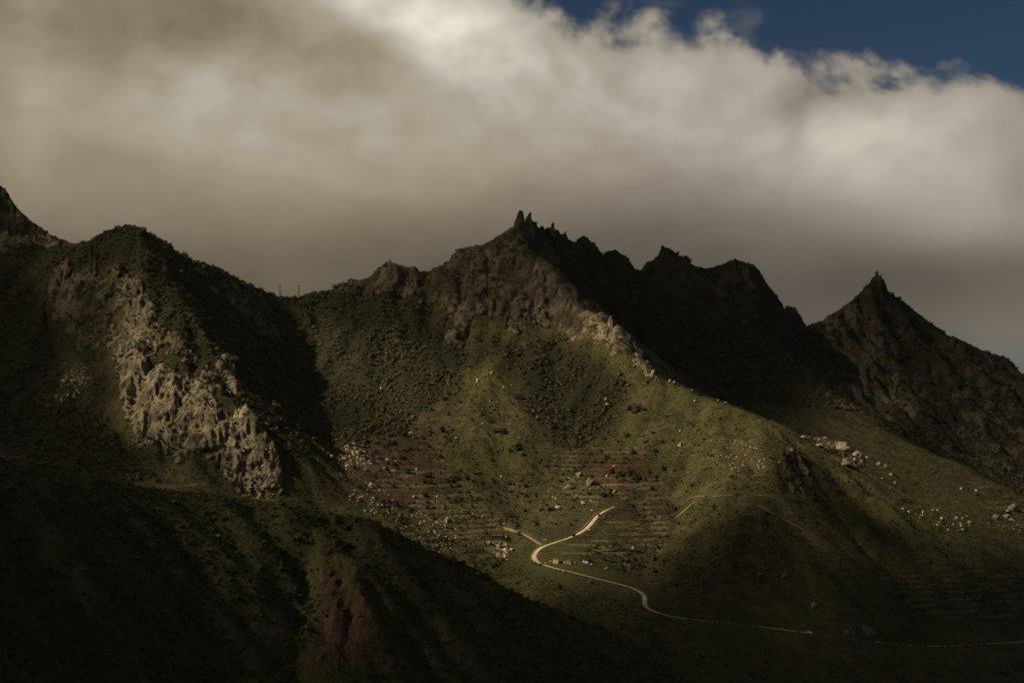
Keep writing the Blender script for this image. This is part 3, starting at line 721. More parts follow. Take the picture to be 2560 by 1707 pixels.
# land beyond the frame on both sides and underneath the viewpoint, coarse
def side(name, r0, r1, n):
    rr = np.linspace(r0, r1, n); Ys = np.concatenate([np.arange(40, 3600, 30.)])
    X = rr[:, None]*Ys[None, :]; Y = np.broadcast_to(Ys[None, :], X.shape).copy(); X = np.clip(X, -1340, 1340)
    Z = hsamp(H, X, Y)
    z1 = np.zeros_like(X)
    me = grid_mesh(name, X, Y, Z, {'rock': z1, 'soil': z1, 'forest': z1+0.7, 'redrock': z1})
    return tag(link(name, me, M_GROUND), kind='structure')
side('left_slope', -1.4, rat[0], 60); side('right_slope', rat[-1], 1.4, 60)
# wide ground sheet out to the horizon, well under everything in view
gm = grid_mesh('ground', *[a.astype(float) for a in (lambda a: (a[0], a[1], np.where((a[1] > 3500) | (a[1] < 30) | (np.abs(a[0]) > 1300), -330.+0*a[0], -420.))) (np.meshgrid(np.linspace(-30000, 30000, 81), np.linspace(-30000, 30000, 81), indexing='ij'))],
   {'rock': np.zeros((81, 81)), 'soil': np.zeros((81, 81)), 'forest': np.ones((81, 81)), 'redrock': np.zeros((81, 81))})
tag(link('ground', gm, M_GROUND), kind='structure')
print('ground', time.time()-T0)
# ------------------------------------------------------------------ unseen cloud sheet added up-left of the frame, shaped to mask the sun
LIT = [  # photograph position -> share of sunlight that gets through
 (440,1225,1.0),(480,1230,.9),(410,1232,.7),(60,560,.10),(260,940,.04),(235,890,.08),(140,880,.04),(245,760,.08),(265,1050,.04),(330,1145,.08),(205,860,.08),(420,1175,.08),(500,1195,.12),(250,980,.04),(120,950,.04),(230,700,.25),(300,600,.28),(180,720,.30),(60,800,.04),(60,1000,.03),(190,960,.5),(200,1080,.08),(450,700,.12),(345,780,.9),(325,700,.6),(320,900,1.0),(420,960,1.0),(400,1060,.7),(330,1030,.9),(500,1050,.7),(480,860,.35),(560,930,.7),(240,830,.10),(240,1000,.05),
 (610,1080,1.0),(640,1180,.7),(440,1230,.5),(300,1180,.08),(560,1200,.10),(540,830,.3),(650,730,.3),(760,770,.35),(760,850,.75),(850,930,.75),(800,1010,.35),(740,1060,.15),(950,900,.7),(900,790,.25),(960,700,.28),
 (860,1140,1.0),(900,1060,.4),(820,1200,.1),(900,1240,.8),(1000,1120,.55),(1000,1250,.7),(1060,1000,.8),(1090,850,.3),(1090,700,.25),(1140,860,.55),(1200,620,.22),(1240,720,.22),(1200,850,.4),(1300,560,.18),(1330,650,.22),
 (1400,720,.35),(1450,790,.7),(1350,800,.45),(1300,850,.6),(1520,800,.95),(1560,860,1.0),(1600,900,1.1),(1200,980,.95),(1130,1060,.85),(1350,950,.6),(1450,950,.5),(1400,1050,.55),(1550,950,.7),(1640,980,.9),(1250,1080,.85),(1250,1180,.8),
 (1500,1150,.55),(1500,1230,.75),(1650,1080,.85),(1740,1030,1.0),(1850,1080,1.1),(1780,1150,1.0),(1900,1150,.95),(1640,1210,.5),(1700,1260,.9),(1800,1240,.9),(1450,1300,1.05),(1380,1360,1.1),(1345,1400,.95),(1400,1405,1.0),
 (1150,1300,.75),(1150,1400,.5),(1060,1320,.55),(1250,1360,.85),(1300,1440,.8),(1250,1470,.35),(1400,1460,.55),(1500,1400,.7),(1500,1450,.35),(1600,1400,.75),(1680,1330,1.0),(1760,1280,.95),(1560,1470,.18),(1620,1440,.30),
 (1700,1400,.22),(1780,1340,.25),(1850,1290,.25),(1900,1265,.3),(1450,1520,.06),(1400,1560,.04),(1620,1500,.06),(1750,1450,.02),(1850,1380,.02),(1950,1330,.04),(1700,1560,.02),(1900,1500,.01),(2027,1579,.5),(2100,1580,.03),
 (2000,1280,.4),(2100,1250,.6),(2050,1330,.35),(2120,1340,.30),(2150,1380,.10),(2250,1380,.12),(2200,1290,.65),(2100,1180,.65),(2080,1120,1.0),(2130,1130,1.0),(2000,1080,.9),(2200,1180,.65),(2100,1020,.45),(2180,1080,.6),
 (2280,1150,.6),(2300,1220,.6),(2350,1290,.85),(2450,1260,.6),(2530,1270,.6),(2450,1320,.6),(2560,1330,.5),(2350,1370,.25),(2500,1390,.12),(2200,1500,.01),(2400,1480,.02),(2560,1500,.02),(2200,1650,.01),(2450,1650,.03),(2600,1600,.02),
 (1650,930,.9),(1950,1200,.35),(1990,1200,.15),(2020,1240,.15),(1970,1150,.4),(1900,1620,.0),(2000,1650,.0),(1800,1620,.01),(1700,1600,.01),(1700,1650,0),(2100,1640,.0),(760,920,1.0),(850,880,1.0),(900,960,.95),(1000,900,.9),(1000,1000,.9),(820,960,.7),(1040,930,.8)]
LITB = [(1350,620,.03),(1500,750,.0),(1660,650,.05),(1700,800,.0),(1800,900,.0),(1900,720,.05),(1950,900,.0),(2150,900,.07),(2200,740,.10),(2150,880,.16),(2300,850,.08),(2400,900,.2),(2350,1000,.10),(2450,1100,.22),(2540,1150,.32),(2480,950,.16),(2300,1100,.04),(2560,1000,.12)]
LITN = [(0,1200,.05),(0,1500,.04),(200,1300,.06),(300,1500,.09),(420,1400,.22),(480,1330,.16),(560,1400,.35),(640,1340,.40),(700,1400,.30),(640,1480,.2),(560,1540,.14),(800,1300,.18),(850,1380,.38),(880,1470,.34),(840,1560,.28),(760,1620,.10),(350,1650,.04),(650,1650,.06),(1000,1400,.07),(1000,1600,.02),(1200,1500,.02),(1200,1650,.01),(1500,1600,.01),(-300,1400,.05)]
def light_at(px, py, L, sig):
    a = np.array(L, float); num = np.zeros(px.shape); den = np.full(px.shape, 1e-12)
    for x, y, t in a:
        w_ = np.exp(-((px-x)**2+(py-y)**2)/(2*sig*sig)) + 1e-5/(1+((px-x)**2+(py-y)**2)/1e4)
        num += w_*t; den += w_
    return num/den
HC = 1120.0
dcs = 8.5
dx = np.arange(-3300, 500, dcs); dy = np.arange(100, 3500, dcs)
DX, DY = np.meshgrid(dx, dy, indexing='ij')
hx_, hy_ = np.full(DX.shape, np.nan), np.full(DX.shape, np.nan); hz_ = np.full(DX.shape, np.nan)
for z in np.arange(330, -300, -5.0):
    k = (HC-z)/S[2]; X = DX-S[0]*k; Y = DY-S[1]*k
    m = np.isnan(hx_) & (hsamp(H, X, Y) >= z) & (X > GX0) & (X < GX1)
    hx_[m] = X[m]; hy_[m] = Y[m]; hz_[m] = z
ok = ~np.isnan(hx_)
hpx, hpy = proj(np.where(ok, hx_, 0), np.where(ok, hy_, 1500), np.where(ok, hz_, 0))
nearh = hy_ < line_at(HIDV, np.where(ok, hx_, 0), np.where(ok, hy_, 1500))
backh = hy_ > line_at([(-500,0,5000),(1280,0,5000),(1297,562,2020),(1400,740,2010),(1500,860,1960),(1620,960,1960),(1750,1015,1900),(1900,1078,1860),(1990,940,2140),(2050,968,2095),(2150,1026,1995),(2260,1100,1895),(2400,1165,1795),(2560,1235,1705),(2900,1400,1525)], np.where(ok, hx_, 0), np.where(ok, hy_, 1500))
TL = light_at(hpx, hpy, LIT, 34.0)
TL = np.where(nearh, np.clip(1.2*light_at(hpx, hpy, LITN, 50.0)+0.005, 0, .6), TL)
behD = hy_ > line_at(D_CREST[3:]+[(1985,1087,1545),(2028,1110,1580),(2100,1150,1620),(2200,1218,1560)], np.where(ok, hx_, 0), np.where(ok, hy_, 1500))+14
LITE = [(1300,600,0),(1600,900,0),(1700,950,0),(1800,980,0),(1880,1000,0),(1950,1010,.0),(1900,1050,.02),(2000,1000,.03),(1960,1060,.10),(2010,1080,.25),(2060,1010,.15),(2100,1020,.45),(2150,1045,.6),(2060,1070,.35),(2120,1100,.6),(2200,1080,.6),(2280,1130,.65),(2200,1180,.6),(2300,1200,.6),(2400,1200,.6),(2500,1250,.6),(2560,1270,.5)]
TL = np.where(behD & (hpx > 1330) & (hpx < 2300) & (hpy < 1160), light_at(hpx, hpy, LITE, 30.0), TL)
LITB = [(a_, b_, c_*0.6) for a_, b_, c_ in LITB]
LITB += [(2135,840,.32),(2170,900,.36),(2205,980,.36),(2228,1030,.3),(2110,900,.02),(2250,930,.03),(2160,990,.0)]
TL = np.where(backh, light_at(hpx, hpy, LITB, 40.0), TL)
wild = np.clip(0.08+0.25*fbm(DX/420, DY/420, oct=4, seed=101), 0, 1)
TL = np.where(ok & (hpx > -200) & (hpx < 2760), TL, wild)
TL = TL*(1+0.22*fbm(DX/60, DY/60, oct=3, seed=111))
sp_ = inpoly(hpx, hpy, [(1985,1122),(2035,1158),(2095,1210),(2155,1270),(2235,1325),(2310,1372),(2270,1405),(2150,1345),(2080,1298),(2035,1250),(2005,1185)]) & (~nearh) & (~backh) & (hy_ > 1200)
sp_ = blur(sp_.astype(float), 2); TL = TL*(1-0.95*sp_)  # outcrop's shadow band put into the opacity of the added cloud sheet
sp_ = inpoly(hpx, hpy, [(1655,1450),(1700,1405),(1790,1330),(1880,1262),(1905,1265),(2000,1330),(2120,1430),(2300,1560),(2600,1600),(2600,1720),(1700,1720),(1600,1560)]) & (~nearh) & (~backh)
sp_ = blur(sp_.astype(float), 4); TL = TL*(1-0.72*sp_)+0.025*sp_
TL = np.clip(TL, 0, 1)
for _ in range(2):
    tp = np.pad(TL, 1, mode='edge'); TL = (tp[1:-1, 1:-1]*4+tp[:-2, 1:-1]*2+tp[2:, 1:-1]*2+tp[1:-1, :-2]*2+tp[1:-1, 2:]*2+tp[:-2, :-2]+tp[2:, 2:]+tp[:-2, 2:]+tp[2:, :-2])/16
rim = np.minimum.reduce([DX-dx[0], dx[-1]-DX, DY-dy[0], dy[-1]-DY]); 
th = (1-TL)
m_c, b = mat_new('sun_mask_cloud')
o_ = b.new('ShaderNodeOutputMaterial'); tr = b.new('ShaderNodeBsdfTransparent'); df = b.new('ShaderNodeBsdfDiffuse'); tl_ = b.new('ShaderNodeBsdfTranslucent')
df.inputs[0].default_value = rgb(.8, .8, .8); tl_.inputs[0].default_value = rgb(.8, .8, .8)
ms1 = b.new('ShaderNodeMixShader'); ms1.inputs[0].default_value = 0.25; b.l.new(df.outputs[0], ms1.inputs[1]); b.l.new(tl_.outputs[0], ms1.inputs[2])
ms2 = b.new('ShaderNodeMixShader'); b.put(ms2.inputs[0], b.attr('sun_mask_cover')); b.l.new(tr.outputs[0], ms2.inputs[1]); b.l.new(ms1.outputs[0], ms2.inputs[2]); b.l.new(ms2.outputs[0], o_.inputs[0])
lump = fbm(DX/160, DY/160, oct=5, seed=131)
for sgn, nm in ((1, 'top'), (-1, 'base')):
    pass
# one closed body: base follows the gaps, top billows above it along the sun's direction
off = th*(70+60*np.abs(lump))+4
top = np.stack([DX+S[0]/S[2]*off, DY+S[1]/S[2]*off, HC+off], -1); bot = np.stack([DX, DY, HC-6*lump*0], -1)
dens_a = 1-np.sqrt(TL)
nn = DX.size; ni, nj = DX.shape; idx = np.arange(nn).reshape(ni, nj)
q1 = np.stack([idx[:-1, :-1], idx[1:, :-1], idx[1:, 1:], idx[:-1, 1:]], -1).reshape(-1, 4)
rimv = np.concatenate([idx[:, 0], idx[-1, 1:], idx[:-1, -1][::-1], idx[0, 1:-1][::-1]])
q3 = np.stack([rimv, np.roll(rimv, -1), np.roll(rimv, -1)+nn, rimv+nn], -1)
qq = np.concatenate([q1[:, ::-1], q1+nn, q3]).astype(np.int32)
me = bpy.data.meshes.new('sun_mask_cloud'); co = np.concatenate([bot.reshape(-1, 3), top.reshape(-1, 3)]).astype(np.float32)
me.vertices.add(len(co)); me.vertices.foreach_set('co', co.ravel()); me.loops.add(qq.size); me.loops.foreach_set('vertex_index', qq.ravel())
me.polygons.add(len(qq)); me.polygons.foreach_set('loop_start', np.arange(0, qq.size, 4, dtype=np.int32)); me.polygons.foreach_set('loop_total', np.full(len(qq), 4, dtype=np.int32))
me.update(calc_edges=True)
at = me.attributes.new('sun_mask_cover', 'FLOAT', 'POINT'); at.data.foreach_set('value', np.concatenate([dens_a.ravel(), dens_a.ravel()]).astype(np.float32))
tag(link('sun_mask_cloud', me, m_c), kind='structure')
print('sun_mask_cloud', time.time()-T0)

# ------------------------------------------------------------------ simple materials for things
def plain(name, c, rough=0.85, var=0.15, scale=0.8, spec=0.2, metal=0.0):
    m, b = mat_new(name); tc = b.new('ShaderNodeTexCoord').outputs['Object']
    n = b.noise(tc, scale, 4, 0.6)
    cc_ = b.mix(b.ramp(n, 0.3, 0.7), rgb(*[x*(1-var) for x in c]), rgb(*[min(1, x*(1+var)) for x in c]))
    p = finish(b, cc_, rough, n, 0.3, 0.1, spec); p.inputs['Metallic'].default_value = metal
    return m
def rock_material(name, a, b_, rust):
    m, b = mat_new(name); pos = b.new('ShaderNodeNewGeometry').outputs['Position']
    n1 = b.noise(pos, 0.35, 5, 0.65); n2 = b.noise(b.v('MULTIPLY', pos, (1, 1, .3)), 0.5, 4, 0.6)
    c = b.mix(b.ramp(n1, 0.35, 0.65), rgb(*a), rgb(*b_)); c = b.mix(b.m('MULTIPLY', b.ramp(n2, 0.55, 0.72), 0.7), c, rgb(*rust))
    c = b.mix(b.ramp(n1, 0.42, 0.32), c, rgb(0.07, 0.06, 0.045))
    finish(b, c, 0.95, n1, 0.9, 0.8, 0.1); return m
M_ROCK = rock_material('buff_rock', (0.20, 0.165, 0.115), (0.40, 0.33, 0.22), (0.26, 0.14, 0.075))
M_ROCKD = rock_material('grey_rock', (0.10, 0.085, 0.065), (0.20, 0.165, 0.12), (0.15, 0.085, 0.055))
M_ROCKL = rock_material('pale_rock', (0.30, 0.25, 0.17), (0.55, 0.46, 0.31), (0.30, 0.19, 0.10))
def foliage(name, c1, c2, c3):
    m, b = mat_new(name); pos = b.new('ShaderNodeNewGeometry').outputs['Position']
    rnd = b.new('ShaderNodeObjectInfo').outputs['Random']
    c = b.mix(rnd, rgb(*c1), rgb(*c2))
    c = b.mix(b.ramp(b.noise(pos, 0.018, 4, 0.6), 0.46, 0.60), c, rgb(*c3))
    c = b.mix(b.ramp(b.noise(pos, 1.2, 2, 0.6), 0.35, 0.7, 0.0, 0.55), c, rgb(*[x*0.5 for x in c1]))
    finish(b, c, 0.8, None, spec=0.15); return m
M_LEAFD = foliage('dark_foliage', (0.013, 0.017, 0.007), (0.034, 0.036, 0.014), (0.028, 0.027, 0.013))
M_LEAFM = foliage('forest_foliage', (0.030, 0.032, 0.012), (0.150, 0.125, 0.062), (0.115, 0.098, 0.048))
M_SCRUB = foliage('scrub_foliage', (0.026, 0.028, 0.010), (0.105, 0.088, 0.042), (0.072, 0.072, 0.023))
M_NEAR = foliage('near_scrub', (0.020, 0.030, 0.008), (0.085, 0.088, 0.028), (0.060, 0.074, 0.014))
M_PALE = foliage('dry_foliage', (0.090, 0.080, 0.045), (0.15, 0.13, 0.075), (0.10, 0.09, 0.05))
M_BARK = plain('bark', (0.10, 0.07, 0.045))
M_TRACK = plain('track_surface', (0.40, 0.32, 0.215), 0.9, 0.25, 0.25)
M_CONC = plain('concrete', (0.40, 0.36, 0.30), 0.85, 0.12)
M_EARTH = plain('bare_earth', (0.26, 0.15, 0.08), 0.95, 0.3, 0.4)
M_STEEL = plain('galvanised_steel', (0.10, 0.10, 0.095), 0.7, 0.1)
M_WHITE = plain('white_paint', (0.80, 0.79, 0.76), 0.5, 0.04)
M_TAN = plain('tan_render', (0.46, 0.35, 0.20), 0.9, 0.10)
M_STONE = plain('stone_wall', (0.30, 0.24, 0.15), 0.95, 0.3, 1.5)
M_DARK = plain('dark_opening', (0.012, 0.012, 0.012), 0.9, 0.1)
M_ROOF = plain('red_tile', (0.17, 0.06, 0.04), 0.9, 0.2)
M_GREY = plain('grey_sheet', (0.20, 0.20, 0.21), 0.6, 0.15)
M_PINK = plain('pink_block', (0.48, 0.30, 0.22), 0.9, 0.1)
M_RED = plain('red_paint', (0.60, 0.05, 0.04), 0.5, 0.05)
M_BLUE = plain('blue_sheet', (0.10, 0.25, 0.45), 0.6, 0.1)
M_ORANGE = plain('orange_sheet', (0.60, 0.24, 0.08), 0.7, 0.1)
M_TURQ = plain('turquoise_sheet', (0.12, 0.40, 0.28), 0.7, 0.1)
M_GLASS = plain('dark_glass', (0.02, 0.022, 0.025), 0.15, 0.05, spec=0.5)
M_RUBBER = plain('rubber', (0.02, 0.02, 0.02), 0.9, 0.1)

# ------------------------------------------------------------------ shape helpers
class MB:
    def __init__(s): s.v = []; s.f = []
    def box(s, x0, y0, z0, x1, y1, z1):
        k = len(s.v); s.v += [(x0,y0,z0),(x1,y0,z0),(x1,y1,z0),(x0,y1,z0),(x0,y0,z1),(x1,y0,z1),(x1,y1,z1),(x0,y1,z1)]
        s.f += [(k,k+3,k+2,k+1),(k+4,k+5,k+6,k+7),(k,k+1,k+5,k+4),(k+1,k+2,k+6,k+5),(k+2,k+3,k+7,k+6),(k+3,k,k+4,k+7)]; return s
    def prism(s, pts, y0, y1):
        k = len(s.v); n = len(pts)
        s.v += [(p[0], y0, p[1]) for p in pts] + [(p[0], y1, p[1]) for p in pts]
        s.f += [tuple(range(k, k+n)), tuple(range(k+2*n-1, k+n-1, -1))] + [(k+(i+1)%n, k+i, k+n+i, k+n+(i+1)%n) for i in range(n)]; return s
    def tube(s, a, b, r0, r1=None, n=6):
        r1 = r0 if r1 is None else r1; a = Vector(a); b = Vector(b); d_ = (b-a).normalized()
        u = d_.orthogonal().normalized(); w_ = d_.cross(u); k = len(s.v)
        for c, r in ((a, r0), (b, r1)):
            for i in range(n):
                t = 2*math.pi*i/n; s.v.append(tuple(c+u*(r*math.cos(t))+w_*(r*math.sin(t))))
        s.f += [(k+i, k+(i+1)%n, k+n+(i+1)%n, k+n+i) for i in range(n)] + [tuple(range(k+n-1, k-1, -1)), tuple(range(k+n, k+2*n))]; return s
    def quad(s, a, b, c, d_):
        k = len(s.v); s.v += [tuple(a), tuple(b), tuple(c), tuple(d_)]; s.f.append((k, k+1, k+2, k+3)); return s
    def mesh(s, name):
        me = bpy.data.meshes.new(name); me.from_pydata(s.v, [], s.f); me.update(); return me
    def put(s, name, mat, parent=None): return link(name, s.mesh(name), mat, parent)
def empty(name, loc, rz=0.0):
    o = bpy.data.objects.new(name, None); COL.objects.link(o); o.location = loc; o.rotation_euler = (0, 0, rz); o.empty_display_size = 1; return o

def ico(sub):
    t = (1+5**.5)/2
    v = [Vector(p).normalized() for p in [(-1,t,0),(1,t,0),(-1,-t,0),(1,-t,0),(0,-1,t),(0,1,t),(0,-1,-t),(0,1,-t),(t,0,-1),(t,0,1),(-t,0,-1),(-t,0,1)]]
    f = [(0,11,5),(0,5,1),(0,1,7),(0,7,10),(0,10,11),(1,5,9),(5,11,4),(11,10,2),(10,7,6),(7,1,8),(3,9,4),(3,4,2),(3,2,6),(3,6,8),(3,8,9),(4,9,5),(2,4,11),(6,2,10),(8,6,7),(9,8,1)]
    for _ in range(sub):
        c = {}; nf = []
        def md(a, b):
            k = (min(a, b), max(a, b))
            if k not in c: v.append(((v[a]+v[b])/2).normalized()); c[k] = len(v)-1
            return c[k]
        for a, b_, d_ in f:
            x, y, z = md(a, b_), md(b_, d_), md(d_, a); nf += [(a, x, z), (b_, y, x), (d_, z, y), (x, y, z)]
        f = nf
    return np.array([p[:] for p in v]), f
def rock_mesh(name, sub, seed, cuts=9, rough=0.12, sc=(1, 1, 1)):
    r_ = random.Random(seed); v, f = ico(sub)
    for _ in range(cuts):                       # split faces
        n = np.array(Vector((r_.gauss(0, 1), r_.gauss(0, 1), r_.gauss(0, .8))).normalized()); dcut = r_.uniform(0.52, 0.85)
        k = np.maximum(v@n-dcut, 0); v = v - k[:, None]*n*0.92
    v = v + (v/np.linalg.norm(v, axis=1)[:, None])*(fbm(v[:, 0]*2.3+seed, v[:, 1]*2.3, v[:, 2]*2.3, oct=3, seed=seed)*rough*2)[:, None]
    v = v*np.array(sc)
    me = bpy.data.meshes.new(name); me.from_pydata(v.tolist(), [], f); me.update(); return me
ROCKM = {}
def rock_variant(kind, i):
    if (kind, i) not in ROCKM:
        me = rock_mesh('boulder', 2, 100+i*7, 10, 0.13); me.materials.append({'b': M_ROCK, 'd': M_ROCKD, 'l': M_ROCKL}[kind]); ROCKM[(kind, i)] = me
    return ROCKM[(kind, i)]
def bush_mesh(name, mat, seed, nleaf=46, leaf=0.34, flat=0.75):
    r_ = random.Random(seed); m = MB(); flat *= r_.uniform(.7, 1.35); ex, ey = r_.uniform(.75, 1.3), r_.uniform(.75, 1.3)
    v, f = ico(1); v = v*np.array([0.55*ex, 0.55*ey, 0.5*flat/0.75]); v[:, 2] += 0.36
    v = v*(1+0.25*fbm(v[:, 0]*3+seed, v[:, 1]*3, v[:, 2]*3, oct=2, seed=seed))[:, None]
    m.v += [tuple(p) for p in v]; m.f += [tuple(t) for t in f]
    lobes = [(r_.uniform(-.62, .62)*ex, r_.uniform(-.62, .62)*ey, r_.uniform(.2, .95)*flat/0.75, r_.uniform(.22, .55)) for _ in range(8)]
    for i in range(nleaf):
        lx, ly, lz, lr = r_.choice(lobes); d_ = Vector((r_.gauss(0, 1), r_.gauss(0, 1), r_.gauss(0.35, 1))).normalized()
        c = Vector((lx, ly, lz)) + d_*lr*r_.uniform(.75, 1.1)
        if c.z < -0.05: c.z = abs(c.z)
        n = (d_+Vector((r_.gauss(0, .5), r_.gauss(0, .5), r_.gauss(0, .5)))).normalized(); u = n.orthogonal().normalized(); w_ = n.cross(u)
        s_ = leaf*r_.uniform(.5, 1.1); a_ = r_.uniform(0, 3.14); uu = u*math.cos(a_)+w_*math.sin(a_); ww = n.cross(uu)
        m.quad(c-uu*s_*.5-ww*s_*.35, c+uu*s_*.5-ww*s_*.25+n*.06, c+uu*s_*.4+ww*s_*.4, c-uu*s_*.45+ww*s_*.3-n*.05)
    me = m.mesh(name); me.materials.append(mat); return me

# ------------------------------------------------------------------ ground cover strewn over the slopes
visf = (v >= rm-0.012)
def vis_at(X, Y):
    r = X/Y; i = np.clip((r-rat[0])/(rat[1]-rat[0]), 0, NC-1).astype(int)
    j = np.clip(np.searchsorted(Yf, Y), 0, len(Yf)-1)
    return visf[i, j]
gsl_y, gsl_x = np.gradient(blur(H, 1), CS); SLOPE = np.hypot(gsl_x, gsl_y)
noroad = 1-np.clip(roadm*3.0, 0, 1)*1.0
def scatter_points(n, y0, y1, densf, xr=0.40):
    Y = np.sqrt(rng.uniform(y0*y0, y1*y1, n)); X = rng.uniform(-xr, xr, n)*Y
    area = xr*(y1*y1-y0*y0)/n                   # ground per candidate
    keep_ = vis_at(X, Y)
    X, Y = X[keep_], Y[keep_]
    p_ = densf(X, Y)*area
    k = rng.random(len(X)) < p_
    return X[k], Y[k]
def strew(name, X, Y, size, meshes, label, cat, tilt=0.25, sink=0.1, Z=None):
    q_ = surf(X, Y); X, Y, Z = q_[:, 0], q_[:, 1], q_[:, 2]-sink*size
    me = bpy.data.meshes.new(name+'_spots'); me.vertices.add(len(X))
    me.vertices.foreach_set('co', np.stack([X, Y, Z], -1).astype(np.float32).ravel())
    at = me.attributes.new('size', 'FLOAT', 'POINT'); at.data.foreach_set('value', size.astype(np.float32))
    o = link(name, me)
    ng = bpy.data.node_groups.new(name, 'GeometryNodeTree')
    ng.interface.new_socket('Geometry', in_out='INPUT', socket_type='NodeSocketGeometry'); ng.interface.new_socket('Geometry', in_out='OUTPUT', socket_type='NodeSocketGeometry')
    gi = ng.nodes.new('NodeGroupInput'); go = ng.nodes.new('NodeGroupOutput'); jn = ng.nodes.new('GeometryNodeJoinGeometry')
    for k, ms in enumerate(meshes):
        src = bpy.data.objects.new(name+'_piece', ms)
        oi = ng.nodes.new('GeometryNodeObjectInfo'); oi.inputs[0].default_value = src
        jn_ = ng.links.new(oi.outputs['Geometry'], jn.inputs[0])
    # pick one piece per spot
    gti = ng.nodes.new('GeometryNodeGeometryToInstance')
    iop = ng.nodes.new('GeometryNodeInstanceOnPoints')
    ng.nodes.remove(jn)
    gj = ng.nodes.new('GeometryNodeJoinGeometry')
    for n_ in [n_ for n_ in ng.nodes if n_.bl_idname == 'GeometryNodeObjectInfo']:
        g2 = ng.nodes.new('GeometryNodeGeometryToInstance'); ng.links.new(n_.outputs['Geometry'], g2.inputs[0]); ng.links.new(g2.outputs[0], gj.inputs[0])
    ng.nodes.remove(gti)
    ng.links.new(gi.outputs[0], iop.inputs['Points']); ng.links.new(gj.outputs[0], iop.inputs['Instance'])
    iop.inputs['Pick Instance'].default_value = True
    ri = ng.nodes.new('FunctionNodeRandomValue'); ri.data_type = 'INT'; ri.inputs[4].default_value = 0; ri.inputs[5].default_value = len(meshes)-1
    ng.links.new(ri.outputs[2], iop.inputs['Instance Index'])
    rr_ = ng.nodes.new('FunctionNodeRandomValue'); rr_.data_type = 'FLOAT_VECTOR'; rr_.inputs[0].default_value = (-tilt, -tilt, 0); rr_.inputs[1].default_value = (tilt, tilt, 6.28); rr_.inputs['Seed'].default_value = 3
    ng.links.new(rr_.outputs[0], iop.inputs['Rotation'])
    na = ng.nodes.new('GeometryNodeInputNamedAttribute'); na.data_type = 'FLOAT'; na.inputs[0].default_value = 'size'
    ng.links.new(na.outputs[0], iop.inputs['Scale'])
    ng.links.new(iop.outputs[0], go.inputs[0])
    md = o.modifiers.new('strew', 'NODES'); md.node_group = ng
    tag(o, label, cat, kind='stuff'); print('strewn', name, len(X)); return o
offpath = 1-np.clip(pathm*4, 0, 1)
def D(A): return lambda X, Y: hsamp(A, X, Y)
def clump(X, Y, s=26, seed=201, lo=-0.1, hi=0.35): return sstep(lo, hi, fbm(X/s, Y/s, oct=3, seed=seed))
def d_forest(X, Y):
    return hsamp(forest, X, Y)*(0.034+0.075*clump(X, Y, 22, 205, -0.25, 0.3))*hsamp(noroad*offpath, X, Y)*(1-0.8*hsamp(rock, X, Y))*(Y > 1080)
X, Y = scatter_points(900000, 1080, 2900, d_forest)
strew('forest_canopy', X, Y, (1.1+rng.random(len(X))**2.2*3.6)*(0.85+0.3*(Y > 1900))*(0.8+0.4*clump(X, Y, 40, 207, -0.3, 0.3)), [bush_mesh('canopy', M_LEAFM, 40+i, 70, 0.36) for i in range(9)], 'dark laurel and heath forest covering the mountain slope', 'forest')
def d_scrub(X, Y):
    f_ = hsamp(forest, X, Y); r_ = hsamp(rock, X, Y); so_ = hsamp(soil, X, Y)
    return (1-f_)*(0.075+0.10*clump(X, Y, 34, 231, 0.0, 0.4)+0.05*clump(X, Y, 9, 233, 0.25, 0.5))*(1-0.7*r_)*(1-0.55*so_)*hsamp(noroad*offpath, X, Y)*(Y > 1060)
X, Y = scatter_points(900000, 1060, 2300, d_scrub)
strew('scrub', X, Y, (0.35+rng.random(len(X))**2*1.0)*(1+0.7*(rng.random(len(X)) < 0.06)), [bush_mesh('scrub_piece', M_SCRUB, 60+i, 34, 0.42) for i in range(4)], 'low olive scrub dotted over the grassy slopes', 'scrub')
valley = region([[(880,1080),(1110,1060),(1180,1180),(1400,1200),(1440,1120),(1560,1080),(1660,1120),(1700,1260),(1640,1400),(1560,1450),(1300,1440),(1260,1480),(1100,1440),(950,1300),(860,1220)]], 1150, 1700, 2)
def d_thicket(X, Y):
    return (0.0010+0.0100*hsamp(valley, X, Y))*(0.25+1.9*clump(X, Y, 30, 241, 0.0, 0.35))*(1-hsamp(forest, X, Y))*hsamp(noroad*offpath, X, Y)*(Y > 1100)*(Y < 2000)
X, Y = scatter_points(600000, 1100, 2000, d_thicket)
strew('thicket', X, Y, 0.7+rng.random(len(X))**2*2.9, [bush_mesh('thicket_piece', M_LEAFD, 70+i, 70, 0.3) for i in range(4)], 'dark thickets between the terraces and along the gullies', 'thicket')
def d_reed(X, Y): return hsamp(valley, X, Y)*0.004*clump(X, Y, 25, 291, 0.1, 0.4)*hsamp(noroad*offpath, X, Y)
X, Y = scatter_points(300000, 1150, 1700, d_reed)
strew('dry_scrub', X, Y, rng.uniform(.9, 2.0, len(X)), [bush_mesh('dry_piece', M_PALE, 75+i, 60, 0.26) for i in range(3)], 'straw coloured dry scrub on the valley floor', 'scrub')
def d_ledge(X, Y): return np.clip(hsamp(rock, X, Y)*(SL(X, Y) < 1.6)*(0.006+0.05*clump(X, Y, 20, 251, 0.0, 0.3)), 0, 1)
def SL(X, Y): return hsamp(SLOPE, X, Y)
X, Y = scatter_points(700000, 1300, 2900, d_ledge)
strew('ledge_scrub', X, Y, rng.uniform(0.9, 2.3, len(X)), [bush_mesh('ledge_piece', M_LEAFD, 80+i, 40) for i in range(3)], 'dark scrub growing on ledges of the rocky faces', 'scrub')
